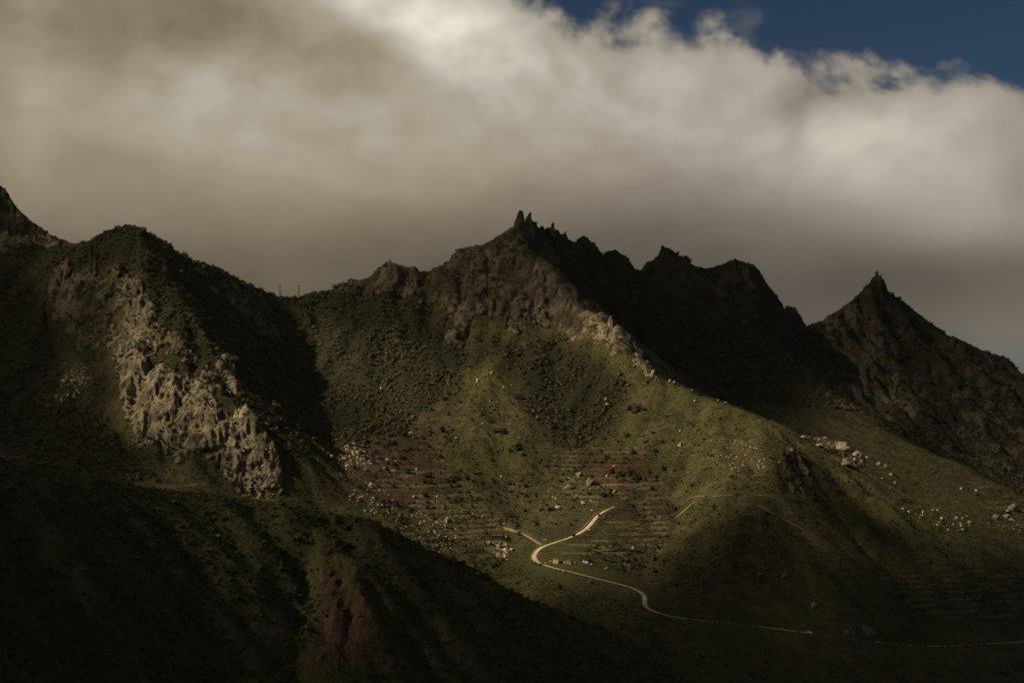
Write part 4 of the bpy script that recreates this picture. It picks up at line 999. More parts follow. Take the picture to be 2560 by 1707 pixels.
def d_near(X, Y):
    return 0.25*(1-0.88*sstep(0.4, 0.7, hsamp(soil, X, Y)+0.3*fbm(X/9, Y/9, oct=2, seed=271)))*(0.35+0.65*clump(X, Y, 16, 261, -0.35, 0.1))
X, Y = scatter_points(420000, 520, 1010, d_near)
sz = 0.45+rng.random(len(X))**2.5*1.5+1.3*(rng.random(len(X)) < 0.03)
strew('hillside_scrub', X, Y, sz, [bush_mesh('hillside_piece', M_NEAR, 90+i, 44, 0.36) for i in range(5)], 'dense dark green scrub covering the near hillside', 'scrub')

# loose stones
STONE = [rock_mesh('stone', 1, 300+i, 7, 0.15) for i in range(6)]
for k, ms in enumerate(STONE): ms.materials.append([M_ROCK, M_ROCK, M_ROCKD, M_ROCKL, M_ROCK, M_ROCKD][k])
DSTONE = [rock_mesh('stone', 1, 320+i, 7, 0.15) for i in range(4)]
for ms in DSTONE: ms.materials.append(M_ROCKD)
def poly_points(poly, n, jitter=0.0, dmin=1020):
    xs = [p[0] for p in poly]; ys = [p[1] for p in poly]; out_ = []
    px = rng.uniform(min(xs), max(xs), n*6); py = rng.uniform(min(ys), max(ys), n*6)
    m = inpoly(px, py, poly); px, py = px[m][:n], py[m][:n]
    cl_ = fbm(px/14, py/10, oct=2, seed=401)
    for a, b_, c in zip(px, py, cl_):
        if c < -0.12: continue
        h = hit(a, b_, dmin)
        if h is not None: out_.append(h)
    return np.array(out_)
SCREE = [
 ('pale_scree', 'pale broken scree at the forest edge above the red terraces', [(822,1130),(880,1108),(935,1140),(915,1185),(870,1180),(830,1165)], 420, .7, 2.2, STONE),
 ('pale_scree', 'pale stones strewn below the scree toward the dark ravine', [(830,1180),(885,1180),(900,1200),(1000,1250),(985,1290),(900,1280),(870,1250),(880,1215)], 260, .5, 1.8, STONE),
 ('grey_scree', 'grey scree chute left of the tall fluted cliff', [(185,915),(240,920),(225,970),(170,1010),(130,1000)], 420, .6, 1.7, STONE),
 ('grey_scree', 'shadowed scree fan at the foot of the tall cliff', [(215,985),(265,990),(255,1080),(330,1150),(330,1190),(250,1150),(150,1130),(160,1060)], 520, .6, 1.6, DSTONE),
 ('stone_field', 'rocky field of broken stones beside the dark ravine mouth', [(960,1290),(1060,1275),(1160,1330),(1180,1370),(1100,1380),(1010,1340)], 520, .5, 1.5, STONE),
 ('stone_outcrop', 'dense cluster of upright stones left of the pale hairpin', [(1215,1362),(1250,1350),(1285,1375),(1272,1405),(1240,1412),(1215,1385)], 150, .8, 2.2, STONE),
 ('white_stones', 'pale standing stones on the grassy slope at far right', [(2230,1280),(2270,1262),(2380,1275),(2450,1300),(2430,1320),(2340,1320),(2240,1305)], 110, .6, 2.0, STONE),
 ('white_stones', 'line of low stones right of the standing stones', [(2460,1310),(2560,1312),(2560,1325),(2470,1325)], 40, .5, 1.3, STONE),
 ('spur_stones', 'small pale stones scattered on the grassy central spur', [(1180,930),(1260,920),(1300,1000),(1290,1090),(1180,1080),(1130,1010)], 130, .4, 1.2, STONE),
 ('spur_stones', 'pale stones along the head of the grassy right spur', [(1780,1090),(1900,1110),(1960,1140),(1930,1200),(1830,1180),(1760,1140)], 230, .4, 1.3, STONE),
 ('spur_stones', 'stones below the rock face near the bright fins', [(1440,810),(1540,800),(1590,890),(1600,950),(1530,900),(1450,850)], 140, .4, 1.4, STONE),
 ('knoll_stones', 'loose stones on the knoll above the pale track', [(1400,1190),(1490,1200),(1500,1280),(1440,1300),(1380,1290),(1350,1240)], 170, .4, 1.3, STONE),
 ('terrace_stones', 'rubble along the red terrace walls', [(930,1130),(1000,1130),(1030,1200),(960,1215),(920,1180)], 120, .4, 1.0, STONE),
 ('field_stones', 'small white stones on the terraces right of the pale track', [(1440,1290),(1600,1290),(1640,1340),(1540,1345),(1430,1335)], 90, .3, .7, STONE),
 ('rubble', 'dark rubble below the fluted rock pillar', [(610,1130),(680,1120),(700,1240),(640,1260),(600,1200)], 220, .6, 2.0, STONE),
 ('ravine_scree', 'dark scree in the shadowed ravine right of the pillar', [(700,1000),(800,1050),(860,1130),(850,1200),(770,1150),(700,1080)], 420, .6, 1.6, DSTONE),
]
for nm, lab, poly, n, s0, s1, ms in SCREE:
    q = poly_points(poly, n)
    if len(q) == 0: continue
    strew(nm, q[:, 0], q[:, 1], s0*.8+(s1*1.25-s0*.8)*rng.random(len(q))**3, ms, lab, 'scree' if 'scree' in nm else 'stones', tilt=0.6, sink=0.3)

# ------------------------------------------------------------------ boulders one by one
def boulder(px, py, w_px, h_px, kind='b', lab='', group=None, seed=0, rot=None, name='boulder', cat='boulder'):
    h = hit(px, py+h_px*0.35)
    if h is None: return
    h = near_ground(h)
    m_ = h[1]/F; w = w_px*m_/1.75; t = h_px*m_/1.75
    o = bpy.data.objects.new(name, rock_variant(kind, seed % 7)); COL.objects.link(o)
    o.location = (h[0], h[1]+w*0.15, h[2]+t*0.35); o.scale = (w, w*0.85, t)
    o.rotation_euler = (0, rot or 0.0, random.Random(seed).uniform(-.5, .5)+ (seed % 4)*1.57*0)
    tag(o, lab, cat, group); return o
B = [
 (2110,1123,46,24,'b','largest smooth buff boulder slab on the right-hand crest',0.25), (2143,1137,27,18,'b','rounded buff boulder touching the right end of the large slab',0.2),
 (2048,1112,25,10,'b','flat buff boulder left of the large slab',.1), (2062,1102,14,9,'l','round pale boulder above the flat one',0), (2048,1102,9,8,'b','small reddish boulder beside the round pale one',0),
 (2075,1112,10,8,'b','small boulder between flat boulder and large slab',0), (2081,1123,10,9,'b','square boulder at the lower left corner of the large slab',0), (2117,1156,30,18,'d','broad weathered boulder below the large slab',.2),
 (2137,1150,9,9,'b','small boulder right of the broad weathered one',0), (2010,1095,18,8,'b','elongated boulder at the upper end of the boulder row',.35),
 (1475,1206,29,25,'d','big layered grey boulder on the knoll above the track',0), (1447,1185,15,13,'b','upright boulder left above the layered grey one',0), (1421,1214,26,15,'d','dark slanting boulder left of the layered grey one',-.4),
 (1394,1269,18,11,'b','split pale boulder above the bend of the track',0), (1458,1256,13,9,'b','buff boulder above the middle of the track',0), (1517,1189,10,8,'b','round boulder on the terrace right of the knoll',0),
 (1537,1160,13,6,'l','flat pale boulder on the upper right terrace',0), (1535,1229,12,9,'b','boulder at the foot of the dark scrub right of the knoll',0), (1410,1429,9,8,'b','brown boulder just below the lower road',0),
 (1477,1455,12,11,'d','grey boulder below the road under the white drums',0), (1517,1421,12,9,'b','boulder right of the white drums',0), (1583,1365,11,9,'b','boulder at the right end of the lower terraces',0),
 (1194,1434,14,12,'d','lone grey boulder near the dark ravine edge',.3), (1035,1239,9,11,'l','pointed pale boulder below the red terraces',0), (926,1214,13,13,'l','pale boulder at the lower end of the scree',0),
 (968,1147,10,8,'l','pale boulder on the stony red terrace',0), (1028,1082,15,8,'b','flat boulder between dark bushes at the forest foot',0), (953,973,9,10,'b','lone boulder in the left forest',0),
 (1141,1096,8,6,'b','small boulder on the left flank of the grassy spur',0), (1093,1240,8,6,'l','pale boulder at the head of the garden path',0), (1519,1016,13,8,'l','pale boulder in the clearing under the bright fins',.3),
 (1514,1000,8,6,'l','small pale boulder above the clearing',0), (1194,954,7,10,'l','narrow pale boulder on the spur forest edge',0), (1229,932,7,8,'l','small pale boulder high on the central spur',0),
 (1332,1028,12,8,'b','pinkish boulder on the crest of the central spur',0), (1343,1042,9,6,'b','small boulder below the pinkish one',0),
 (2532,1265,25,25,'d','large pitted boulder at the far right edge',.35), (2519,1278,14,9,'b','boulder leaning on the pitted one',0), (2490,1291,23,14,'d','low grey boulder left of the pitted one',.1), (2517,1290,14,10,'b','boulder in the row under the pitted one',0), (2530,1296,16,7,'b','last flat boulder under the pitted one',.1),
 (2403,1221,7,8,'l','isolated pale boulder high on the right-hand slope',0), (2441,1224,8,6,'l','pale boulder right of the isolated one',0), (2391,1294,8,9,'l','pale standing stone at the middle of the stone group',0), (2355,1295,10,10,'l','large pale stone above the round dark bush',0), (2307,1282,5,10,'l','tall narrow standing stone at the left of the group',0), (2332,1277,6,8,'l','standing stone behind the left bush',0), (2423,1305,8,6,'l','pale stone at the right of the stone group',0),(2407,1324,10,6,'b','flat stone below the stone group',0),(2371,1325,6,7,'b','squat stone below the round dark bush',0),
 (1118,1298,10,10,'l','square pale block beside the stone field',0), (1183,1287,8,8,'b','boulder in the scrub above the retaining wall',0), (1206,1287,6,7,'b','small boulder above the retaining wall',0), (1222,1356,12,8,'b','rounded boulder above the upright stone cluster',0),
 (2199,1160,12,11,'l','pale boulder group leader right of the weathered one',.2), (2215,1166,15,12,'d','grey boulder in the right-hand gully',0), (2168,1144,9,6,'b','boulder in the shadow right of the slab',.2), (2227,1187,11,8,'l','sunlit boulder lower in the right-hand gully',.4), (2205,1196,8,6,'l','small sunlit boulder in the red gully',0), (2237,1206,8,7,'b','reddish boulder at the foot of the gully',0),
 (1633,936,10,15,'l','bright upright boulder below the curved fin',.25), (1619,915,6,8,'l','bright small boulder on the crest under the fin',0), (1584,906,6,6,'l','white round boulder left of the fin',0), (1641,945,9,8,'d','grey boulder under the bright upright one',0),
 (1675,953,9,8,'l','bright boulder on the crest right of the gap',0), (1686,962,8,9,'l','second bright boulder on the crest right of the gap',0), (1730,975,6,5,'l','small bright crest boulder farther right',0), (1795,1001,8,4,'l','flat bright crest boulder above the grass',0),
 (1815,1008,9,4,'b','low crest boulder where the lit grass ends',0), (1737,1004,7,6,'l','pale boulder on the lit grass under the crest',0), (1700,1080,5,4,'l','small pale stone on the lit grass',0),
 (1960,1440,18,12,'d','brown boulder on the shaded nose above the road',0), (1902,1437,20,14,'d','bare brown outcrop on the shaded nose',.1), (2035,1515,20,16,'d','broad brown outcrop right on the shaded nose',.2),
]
for i, (px, py, w_, h_, k, lab, rot) in enumerate(B):
    boulder(px, py, w_, h_, k, lab, 'boulders on the mountain slopes', i, rot)

# ------------------------------------------------------------------ rock spires on the crests
def spire(base, outline, depth_m, lab, seed, kind='d', name='rock_spire'):
    """base = distance; outline = left/right silhouette rows [(py, left px, right px)] from top to foot"""
    v, f = [], []; n = 12
    for k, (py, a, b_) in enumerate(outline):
        for i in range(n):
            t = 2*math.pi*i/n; cx = (a+b_)/2; hw = (b_-a)/2
            x, y, z = P(cx+hw*math.cos(t), py, base); fr_ = (b_-a)/max(q[2]-q[1] for q in outline)
            v.append((x, y+depth_m*fr_*math.sin(t)*(1+0.25*math.sin(seed+k*2.1)), z))
    for k in range(len(outline)-1):
        for i in range(n):
            a, b_, c, d_ = k*n+i, k*n+(i+1)%n, (k+1)*n+(i+1)%n, (k+1)*n+i
            f.append((a, b_, c)); f.append((a, c, d_))
    f.append(tuple(range(n))[::-1])
    v = np.array(v); sc_ = base/F
    nn_ = fbm(v[:, 0]/3.5, v[:, 1]/3.5, v[:, 2]/5, oct=3, seed=seed)
    cx_ = v[:, 0].mean(); v[:, 0] += nn_*1.3*sc_*1.2; v[:, 1] += nn_*2.5; v[:, 2] += fbm(v[:, 0]/3, v[:, 1]/3, v[:, 2]/3, oct=2, seed=seed+3)*0.9
    me = bpy.data.meshes.new(name); me.from_pydata(v.tolist(), [], f); me.update()
    o = link(name, me, {'b': M_ROCK, 'd': M_ROCKD, 'l': M_ROCKL}[kind]); tag(o, lab, 'rock', 'rock spires along the crests'); return o
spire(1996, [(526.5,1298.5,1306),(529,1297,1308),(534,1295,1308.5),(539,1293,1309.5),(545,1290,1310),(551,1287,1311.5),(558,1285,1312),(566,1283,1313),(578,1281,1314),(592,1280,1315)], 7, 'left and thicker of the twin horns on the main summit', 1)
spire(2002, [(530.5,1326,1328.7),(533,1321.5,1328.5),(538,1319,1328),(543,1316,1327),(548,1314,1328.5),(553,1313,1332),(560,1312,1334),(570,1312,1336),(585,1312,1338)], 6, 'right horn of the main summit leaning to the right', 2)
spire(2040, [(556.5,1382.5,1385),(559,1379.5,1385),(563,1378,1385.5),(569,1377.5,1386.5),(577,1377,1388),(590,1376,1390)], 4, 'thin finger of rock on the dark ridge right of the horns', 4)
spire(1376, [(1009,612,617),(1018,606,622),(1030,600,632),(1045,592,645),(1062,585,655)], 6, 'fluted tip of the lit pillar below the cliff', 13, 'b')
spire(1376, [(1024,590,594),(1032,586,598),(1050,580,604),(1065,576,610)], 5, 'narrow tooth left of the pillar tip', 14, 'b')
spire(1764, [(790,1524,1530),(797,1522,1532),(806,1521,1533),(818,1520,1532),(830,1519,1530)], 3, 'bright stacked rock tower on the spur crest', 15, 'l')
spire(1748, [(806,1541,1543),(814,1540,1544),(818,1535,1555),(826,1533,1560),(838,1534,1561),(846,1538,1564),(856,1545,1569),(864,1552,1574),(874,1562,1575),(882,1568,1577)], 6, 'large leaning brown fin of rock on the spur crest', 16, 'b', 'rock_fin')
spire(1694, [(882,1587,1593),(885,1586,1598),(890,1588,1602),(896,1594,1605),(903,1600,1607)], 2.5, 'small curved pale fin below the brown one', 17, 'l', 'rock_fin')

# ------------------------------------------------------------------ tracks and paths
def ribbon(name, q, width, mat, lift=0.12, lab=None, kind='structure', wv=None):
    q = np.array(q); t = np.gradient(q[:, :2], axis=0); t /= np.linalg.norm(t, axis=1)[:, None]+1e-9
    n = np.stack([-t[:, 1], t[:, 0]], -1); w_ = np.full(len(q), width/2.0) if wv is None else wv/2.0
    m = MB(); K = 5
    rows = []
    for i in range(len(q)):
        r = []
        for k in range(K):
            u = -1+2*k/(K-1)
            r.append((q[i, 0]+n[i, 0]*u*w_[i], q[i, 1]+n[i, 1]*u*w_[i], q[i, 2]+lift+0.04*(1-u*u)))
        rows.append(r)
    for r in rows: m.v += r
    base = len(m.v)
    for r in rows: m.v += [(r[0][0], r[0][1], r[0][2]-0.8), (r[-1][0], r[-1][1], r[-1][2]-0.8)]
    for i in range(len(rows)-1):
        for k in range(K-1): m.f.append((i*K+k, i*K+k+1, (i+1)*K+k+1, (i+1)*K+k))
        m.f.append((base+2*i, i*K, (i+1)*K, base+2*i+2)); m.f.append((i*K+K-1, base+2*i+1, base+2*i+3, (i+1)*K+K-1))
    o = m.put(name, mat); tag(o, lab, kind=kind); return o
rc = smooth_line(roadc, 12); rzz = hsamp(H, rc[:, 0], rc[:, 1]); rc[:, 2] = smooth_line(np.maximum(rc[:, 2], rzz)[:, None].repeat(3, 1), 8)[:, 0]
sel = [i for i in range(len(rc))]
ppx, ppy = proj(rc[:, 0], rc[:, 1], rc[:, 2])
ij = int(np.argmin((ppx-1352)**2+(ppy-1367)**2)); ih = int(np.argmin((ppx-1350)**2+(ppy-1409)**2))
ar = np.arange(len(rc))
wv = np.where(ar < ij, np.interp(ppy, [1266, 1276, 1300, 1335, 1343, 1352, 1362, 1368], [1.8, 3.2, 4.4, 4.2, 3.0, 2.8, 3.6, 4.4]),
     np.where(ar < ih, np.interp(ppy, [1367, 1376, 1392, 1404, 1410], [4.0, 3.4, 4.4, 3.8, 2.8]), np.interp(ppx, [1350, 1400, 1560, 1600, 1625, 1680, 2000, 2200, 2560], [3.2, 2.8, 3.2, 4.2, 3.6, 2.6, 2.4, 2.2, 2.0])))
wv = sm1(wv, 6)
ribbon('track', rc, 5, M_TRACK, 0.15, 'pale winding track through the valley', wv=wv)
def broken(name, c1, c2):
    m, b = mat_new(name); pos = b.new('ShaderNodeNewGeometry').outputs['Position']
    n = b.noise(pos, 0.028, 4, 0.6); n2 = b.noise(pos, 0.5, 3, 0.6)
    finish(b, b.mix(b.ramp(b.m('ADD', n, b.m('MULTIPLY', b.m('SUBTRACT', n2, .5), .3)), 0.47, 0.56), rgb(*c1), rgb(*c2)), 0.95, n2, 0.5, 0.3, 0.1); return m
MP = {'side_track': plain('side_track_surface', (0.22, 0.17, 0.11)), 'contour_path': broken('path_surface', (0.27, 0.165, 0.08), (0.05, 0.05, 0.02)), 'slope_path': broken('slope_path_surface', (0.17, 0.12, 0.08), (0.05, 0.05, 0.02)), 'eroded_gully_path': broken('gully_path_surface', (0.30, 0.22, 0.12), (0.16, 0.12, 0.06)), 'garden_path': broken('garden_path_surface', (0.15, 0.12, 0.075), (0.06, 0.05, 0.025))}
for nm_, (wd, q) in PATHC.items():
    q = q.copy(); q[:, 2] = np.maximum(q[:, 2], hsamp(H, q[:, 0], q[:, 1]))
    ribbon(nm_, q, wd, MP[nm_], 0.2)
def near_i(px, py): return int(np.argmin((ppx-px)**2+(ppy-py)**2))
vi = rng.integers(near_i(1352, 1410), len(rc)-1, 900); tdr = np.gradient(rc[:, :2], axis=0)[vi]; tdr /= np.linalg.norm(tdr, axis=1)[:, None]+1e-9
nrm = np.stack([-tdr[:, 1], tdr[:, 0]], -1); nrm *= -np.sign(nrm[:, 1:2])
off_ = wv[vi]/2+1.0+rng.random(900)**1.3*5; kx = rc[vi, 0]+nrm[:, 0]*off_; ky = rc[vi, 1]+nrm[:, 1]*off_
kk = vnoise(vi/26.0, vi*0.0, seed=61) > np.where(ppx[vi] < 1500, 0.1, 0.42)
strew('verge_scrub', kx[kk], ky[kk], np.where(ppx[vi][kk] < 1500, 1.15, 0.8)*rng.uniform(.4, 1.25, kk.sum()), [bush_mesh('verge_piece', M_LEAFD, 180+i, 50) for i in range(4)], 'dark scrub along the lower verge of the track', 'scrub')
# low edge wall on the outer side of the hairpin
def edge_wall(name, i0, i1, side_, off_, h_, lab):
    q = rc[i0:i1]; t = np.gradient(q[:, :2], axis=0); t /= np.linalg.norm(t, axis=1)[:, None]+1e-9; n = np.stack([-t[:, 1], t[:, 0]], -1)*side_
    w_ = wv[i0:i1]/2+off_; m = MB()
    a = q[:, :2]+n*w_[:, None]; c = q[:, :2]+n*(w_+0.4)[:, None]
    for i in range(len(q)): m.v += [(a[i, 0], a[i, 1], q[i, 2]-1.2), (a[i, 0], a[i, 1], q[i, 2]+h_), (c[i, 0], c[i, 1], q[i, 2]+h_), (c[i, 0], c[i, 1], q[i, 2]-1.2)]
    for i in range(len(q)-1):
        for k in range(4): m.f.append((4*i+k, 4*i+(k+1) % 4, 4*i+4+(k+1) % 4, 4*i+4+k))
    m.f += [(0, 1, 2, 3), tuple(4*(len(q)-1)+k for k in (3, 2, 1, 0))]
    tag(m.put(name, M_STONE), lab, 'wall', 'low walls along the track')
ia, ib = near_i(1347, 1372), near_i(1350, 1409)
edge_wall('parapet_wall', ia, ib, -1, 0.3, 0.7, 'low parapet wall around the outside of the hairpin bend')
ia, ib = near_i(1520, 1272), near_i(1437, 1338)
edge_wall('retaining_wall', ia, ib, -1, 0.6, 1.5, 'shaded retaining wall along the upper side of the pale track')

# ------------------------------------------------------------------ terrace walls
def stone_wall(pts, h_, lab, mat=M_STONE, name='terrace_wall'):
    q = np.array([p for p in (hit(*a, 1020) for a in pts) if p is not None])
    if len(q) < 2: return
    h_ = h_*1.5
    q = smooth_line(dens(q, 1.6), 8); q[:, 2] = hsamp(H, q[:, 0], q[:, 1]); r_ = random.Random(int(pts[0][0]))
    m = MB()
    for i in range(len(q)-1):
        a, c = q[i], q[i+1]; dx_, dy_ = c[0]-a[0], c[1]-a[1]; L_ = math.hypot(dx_, dy_)+1e-6; nx_, ny_ = -dy_/L_*0.3, dx_/L_*0.3
        hh_ = h_*r_.uniform(.75, 1.15); zb = min(a[2], c[2])-0.7; zt = (a[2]+c[2])/2+hh_
        k = len(m.v); f_ = r_.uniform(.8, 1.3)
        for z in (zb, zt): m.v += [(a[0]-nx_*f_, a[1]-ny_*f_, z), (c[0]-nx_*f_, c[1]-ny_*f_, z), (c[0]+nx_, c[1]+ny_, z), (a[0]+nx_, a[1]+ny_, z)]
        m.f += [(k, k+1, k+5, k+4), (k+1, k+2, k+6, k+5), (k+2, k+3, k+7, k+6), (k+3, k, k+4, k+7), (k+4, k+5, k+6, k+7)]
    tag(m.put(name, mat), lab, 'wall', 'dry stone terrace walls')
TW = [
 ([(925,1134),(945,1135),(983,1137)], 1.2, 'pale terrace wall just right of the scree'), ([(940,1144),(962,1146),(990,1145)], .8, 'terrace wall behind the lone pale boulder'), ([(958,1170),(975,1176),(990,1179)], .9, 'broken terrace wall left of the small white hut'), ([(940,1192),(955,1193),(980,1192)], .8, 'low terrace wall under the dark bushes on red soil'),
 ([(1505,1213),(1550,1212),(1605,1213)], .7, 'terrace edge under the dark bushes right of the knoll'), ([(1540,1276),(1580,1277),(1615,1276)], .7, 'highest terrace edge right of the track end'), ([(1515,1308),(1560,1308),(1600,1309)], .8, 'terrace edge level with the middle of the pale track'),
 ([(1540,1319),(1570,1320),(1615,1319)], 1.0, 'brightest terrace edge right of the pale track'), ([(1450,1338),(1530,1340),(1650,1341)], .8, 'long terrace edge with white stones'), ([(1373,1364),(1420,1363),(1490,1365)], .9, 'terrace wall starting near the track junction'), ([(1375,1372),(1400,1374),(1430,1373)], .7, 'short terrace wall under the junction one'),
 ([(1480,1377),(1540,1378),(1600,1377)], .8, 'terrace wall at the right of the lower field'), ([(1363,1387),(1400,1385),(1465,1385)], .9, 'terrace wall above the tan house'), ([(1440,1355),(1480,1353),(1520,1354)], .6, 'faint terrace edge above the lower field'),
 ([(1185,1316),(1210,1318),(1240,1316)], .6, 'terrace edge left of the retaining wall'), ([(1190,1341),(1230,1341),(1270,1338)], .7, 'terrace edge under the retaining wall'),
]
for pts_, h_, lab in TW: stone_wall(pts_, h_, lab)

# ------------------------------------------------------------------ buildings and small things of the valley floor
def at(px, py): 
    h = hit(px, py, 1020); return None if h is None else near_ground(h)
def sc(h): return h[1]/F
h = at(1390, 1409); k = sc(h)
t = empty('small_house', h, -0.25); tag(t, 'small tan house with a red roof above the lower road', 'house')
m = MB().box(-2.5, -1.8, -1.5, 2.5, 1.8, 2.4); m.put('wall', M_TAN, t)
MB().prism([(-2.7, 2.4), (2.7, 2.4), (2.7, 2.55), (-2.7, 2.55)], -2.0, 2.0).put('roof', M_ROOF, t)
r_ = MB(); r_.v += [(-2.7,-2,2.56),(2.7,-2,2.56),(2.7,2,2.95),(-2.7,2,2.95),(-2.7,2,2.56),(2.7,2,2.56)]; r_.f += [(0,1,2,3),(3,2,5,4),(0,3,4),(1,5,2)]; r_.put('roof_tiles', M_ROOF, t)
MB().box(-.25, -1.9, 1.1, .35, -1.79, 2.0).put('window', M_DARK, t)
MB().box(-.33, -1.93, 1.0, .43, -1.905, 1.1).put('window_sill', M_CONC, t)
h = at(1419, 1409); t = empty('ruined_shed', h, -0.2); tag(t, 'row of ruined sheds with grey and pink walls right of the tan house', 'shed')
MB().box(-3.6, -1.2, -1.5, -2.0, 1.5, 1.9).put('wall', M_TAN, t); MB().box(-1.95, -.5, -1.5, -.55, 1.5, 1.9).put('wall', M_GREY, t)
MB().box(-.5, -1.3, -1.5, .9, 1.5, 2.2).put('wall', M_PINK, t); MB().box(1.0, -1.1, -1.5, 3.2, 1.5, 2.3).put('wall', M_STONE, t)
MB().box(-3.7, -1.3, 1.95, -1.8, 1.7, 2.05).put('roof', M_GREY, t); MB().box(-.6, -1.4, 2.32, 3.3, 1.7, 2.42).put('roof', M_GREY, t); MB().box(-1.7, -.56, -.2, -.8, -.505, 1.6).put('door', M_DARK, t)
h = at(1436, 1411); t = empty('animal_pen', h, 0.1); tag(t, 'small pale pink pen at the right end of the ruined sheds', 'pen')
MB().box(-1.2, -.8, -1, .9, .8, 1.1).put('wall', M_PINK, t); MB().box(-1.3, -.9, 1.12, 1.0, .9, 1.2).put('roof', M_CONC, t); MB().box(-.7, -.86, .1, -.2, -.81, .8).put('opening', M_DARK, t)
h = at(1376, 1406); t = empty('stone_trough', h, 0.0); tag(t, 'low pale trough left of the tan house', 'trough')
MB().box(-.8, -.5, -.5, .8, .5, .35).box(-.8, -.5, .36, -.65, .5, .6).box(.65, -.5, .36, .8, .5, .6).box(-.64, -.5, .36, .64, -.36, .6).box(-.64, .36, .36, .64, .5, .6).put('basin', M_CONC, t)
def drum(px, py, r, hh, mat, lab, group=None, name='water_drum', cat='drum'):
    h = at(px, py); t = empty(name, h); tag(t, lab, cat, group)
    MB().tube((0,0,-.3), (0,0,hh), r, r, 12).put('body', mat, t); MB().tube((0,0,hh+.003), (0,0,hh+.12), r*.55, r*.5, 10).put('lid', mat, t)
for i, (x, lab) in enumerate([(1458.6,'leftmost of the four white drums below the lower terraces'),(1462.6,'second of the four white drums from the left'),(1465.8,'third of the four white drums from the left'),(1469.2,'rightmost of the four white drums below the lower terraces')]):
    drum(x, 1409, .62, 1.3, M_WHITE, lab, 'four white drums in a row')
drum(1477.5, 1412, .5, .9, M_WHITE, 'single white drum right below the row of four', 'drums below the lower terraces')
drum(1472.5, 1326, .55, 1.1, M_WHITE, 'white drum beside the lower edge of the pale track')
drum(1265, 1341, .55, 1.1, M_WHITE, 'white drum below the long retaining wall')
drum(1362.5, 1409, .28, .7, M_WHITE, 'white bollard beside the road left of the tan house', 'bollards by the road', 'bollard', 'bollard')
drum(1366.5, 1410, .25, .5, M_PINK, 'pinkish middle bollard left of the tan house', 'bollards by the road', 'bollard', 'bollard')
drum(1371, 1412, .25, .5, M_CONC, 'pale right bollard left of the tan house', 'bollards by the road', 'bollard', 'bollard')
h = at(1364, 1356); t = empty('sign_post', h); tag(t, 'white topped red post at the track junction', 'post')
MB().tube((0,0,-.3), (0,0,1.5), .16, .16, 8).put('post', M_RED, t); MB().box(-.42, -.08, 1.52, .42, .08, 2.3).put('board', M_WHITE, t)
h = at(1360, 1351); t = empty('tarpaulin', h); tag(t, 'small blue tarpaulin draped beside the track junction', 'tarpaulin')
m = MB(); 
for a, b_, c in ((-.7,-.3,0),(.0,-.4,.1),(.7,-.2,0),(-.6,.2,1.1),(.1,.3,1.3),(.6,.2,1.0),(-.6,.5,0),(.1,.6,0),(.6,.5,0)): m.v.append((a,b_,c))
m.f += [(0,1,4,3),(1,2,5,4),(3,4,7,6),(4,5,8,7),(0,3,6),(2,8,5),(0,6,7,1),(1,7,8,2)]; m.put('sheet', M_BLUE, t)
h = at(2331, 1240); t = empty('tarpaulin', h, 0.3); tag(t, 'narrow blue sheet on the far end of the contour path', 'tarpaulin')
MB().box(-1.3, -.4, 0, 1.3, .4, .5).prism([(-1.3,.502),(1.3,.502),(0,.95)], -.4, .4).put('sheet', M_BLUE, t)
def hut(name, px, py, w_, dpt, hh, wall, roof, lab, rz=0.0, cat='hut', door=True, over=0.2):
    h = at(px, py); t = empty(name, h, rz); tag(t, lab, cat)
    MB().box(-w_/2, -dpt/2, -1.8, w_/2, dpt/2, hh).put('wall', wall, t)
    MB().box(-w_/2-over, -dpt/2-over, hh+.003, w_/2+over, dpt/2+over, hh+.22).put('roof', roof, t)
    if door: MB().box(-.4, -dpt/2-.05, 0, .4, -dpt/2-.003, hh*.75).put('door', M_DARK, t)
    return t
hut('field_hut', 1045, 1173, 4.6, 3.2, 2.0, M_CONC, M_GREY, 'small pale stone hut on the red terraces beside a dark tree', 0.5)
hut('tool_shed', 1257, 1192, 4.2, 2.4, 1.2, M_WHITE, M_ROOF, 'low hut with a red roof on the green middle slope', 0.3)
hut('field_hut', 1441, 1170, 1.6, 1.8, 2.2, M_WHITE, M_CONC, 'tiny white hut above the layered boulder on the knoll', 0.2, door=False)
t = hut('tool_shed', 1160, 1283, 4.6, 2.0, 1.0, M_GREY, M_ORANGE, 'long low shed with an orange and turquoise roof near the stone field', 0.2)
MB().box(0.3, -1.25, 1.225, 2.55, 1.25, 1.3).put('roof_sheet', M_TURQ, t)
hut('stone_ruin', 1119, 1302, 3.2, 3.0, 3.0, M_STONE, M_CONC, 'roofless looking stone ruin with one bright wall near the stone field', 0.6, 'ruin')
hut('bee_box', 1259, 1311, 1.5, 1.0, .4, M_WHITE, M_WHITE, 'small white box above the left end of the retaining wall', 0.1, 'box', False, .05)
h = at(1703, 1115); t = empty('stone_ruin', h, -0.1); tag(t, 'roofless white walled ruin with a dark opening high on the grassy slope', 'ruin')
MB().box(-1.6,-1.2,-1.5,-1.0,1.2,2.9).put('wall', M_WHITE, t); MB().box(-.7,-1.2,-1.5,-.3,1.2,3.2).put('wall', M_CONC, t); MB().box(2.0,-1.2,-1.5,2.4,1.2,3.2).put('wall', M_CONC, t)
MB().box(-.25,.9,-1.5,1.95,1.2,3.2).put('wall', M_DARK, t); MB().box(-.8,-1.3,3.203,2.5,1.3,3.6).put('lintel', M_TAN, t); MB().box(-4.4,-.4,-1,-1.7,.3,.9).put('low_wall', M_TAN, t)
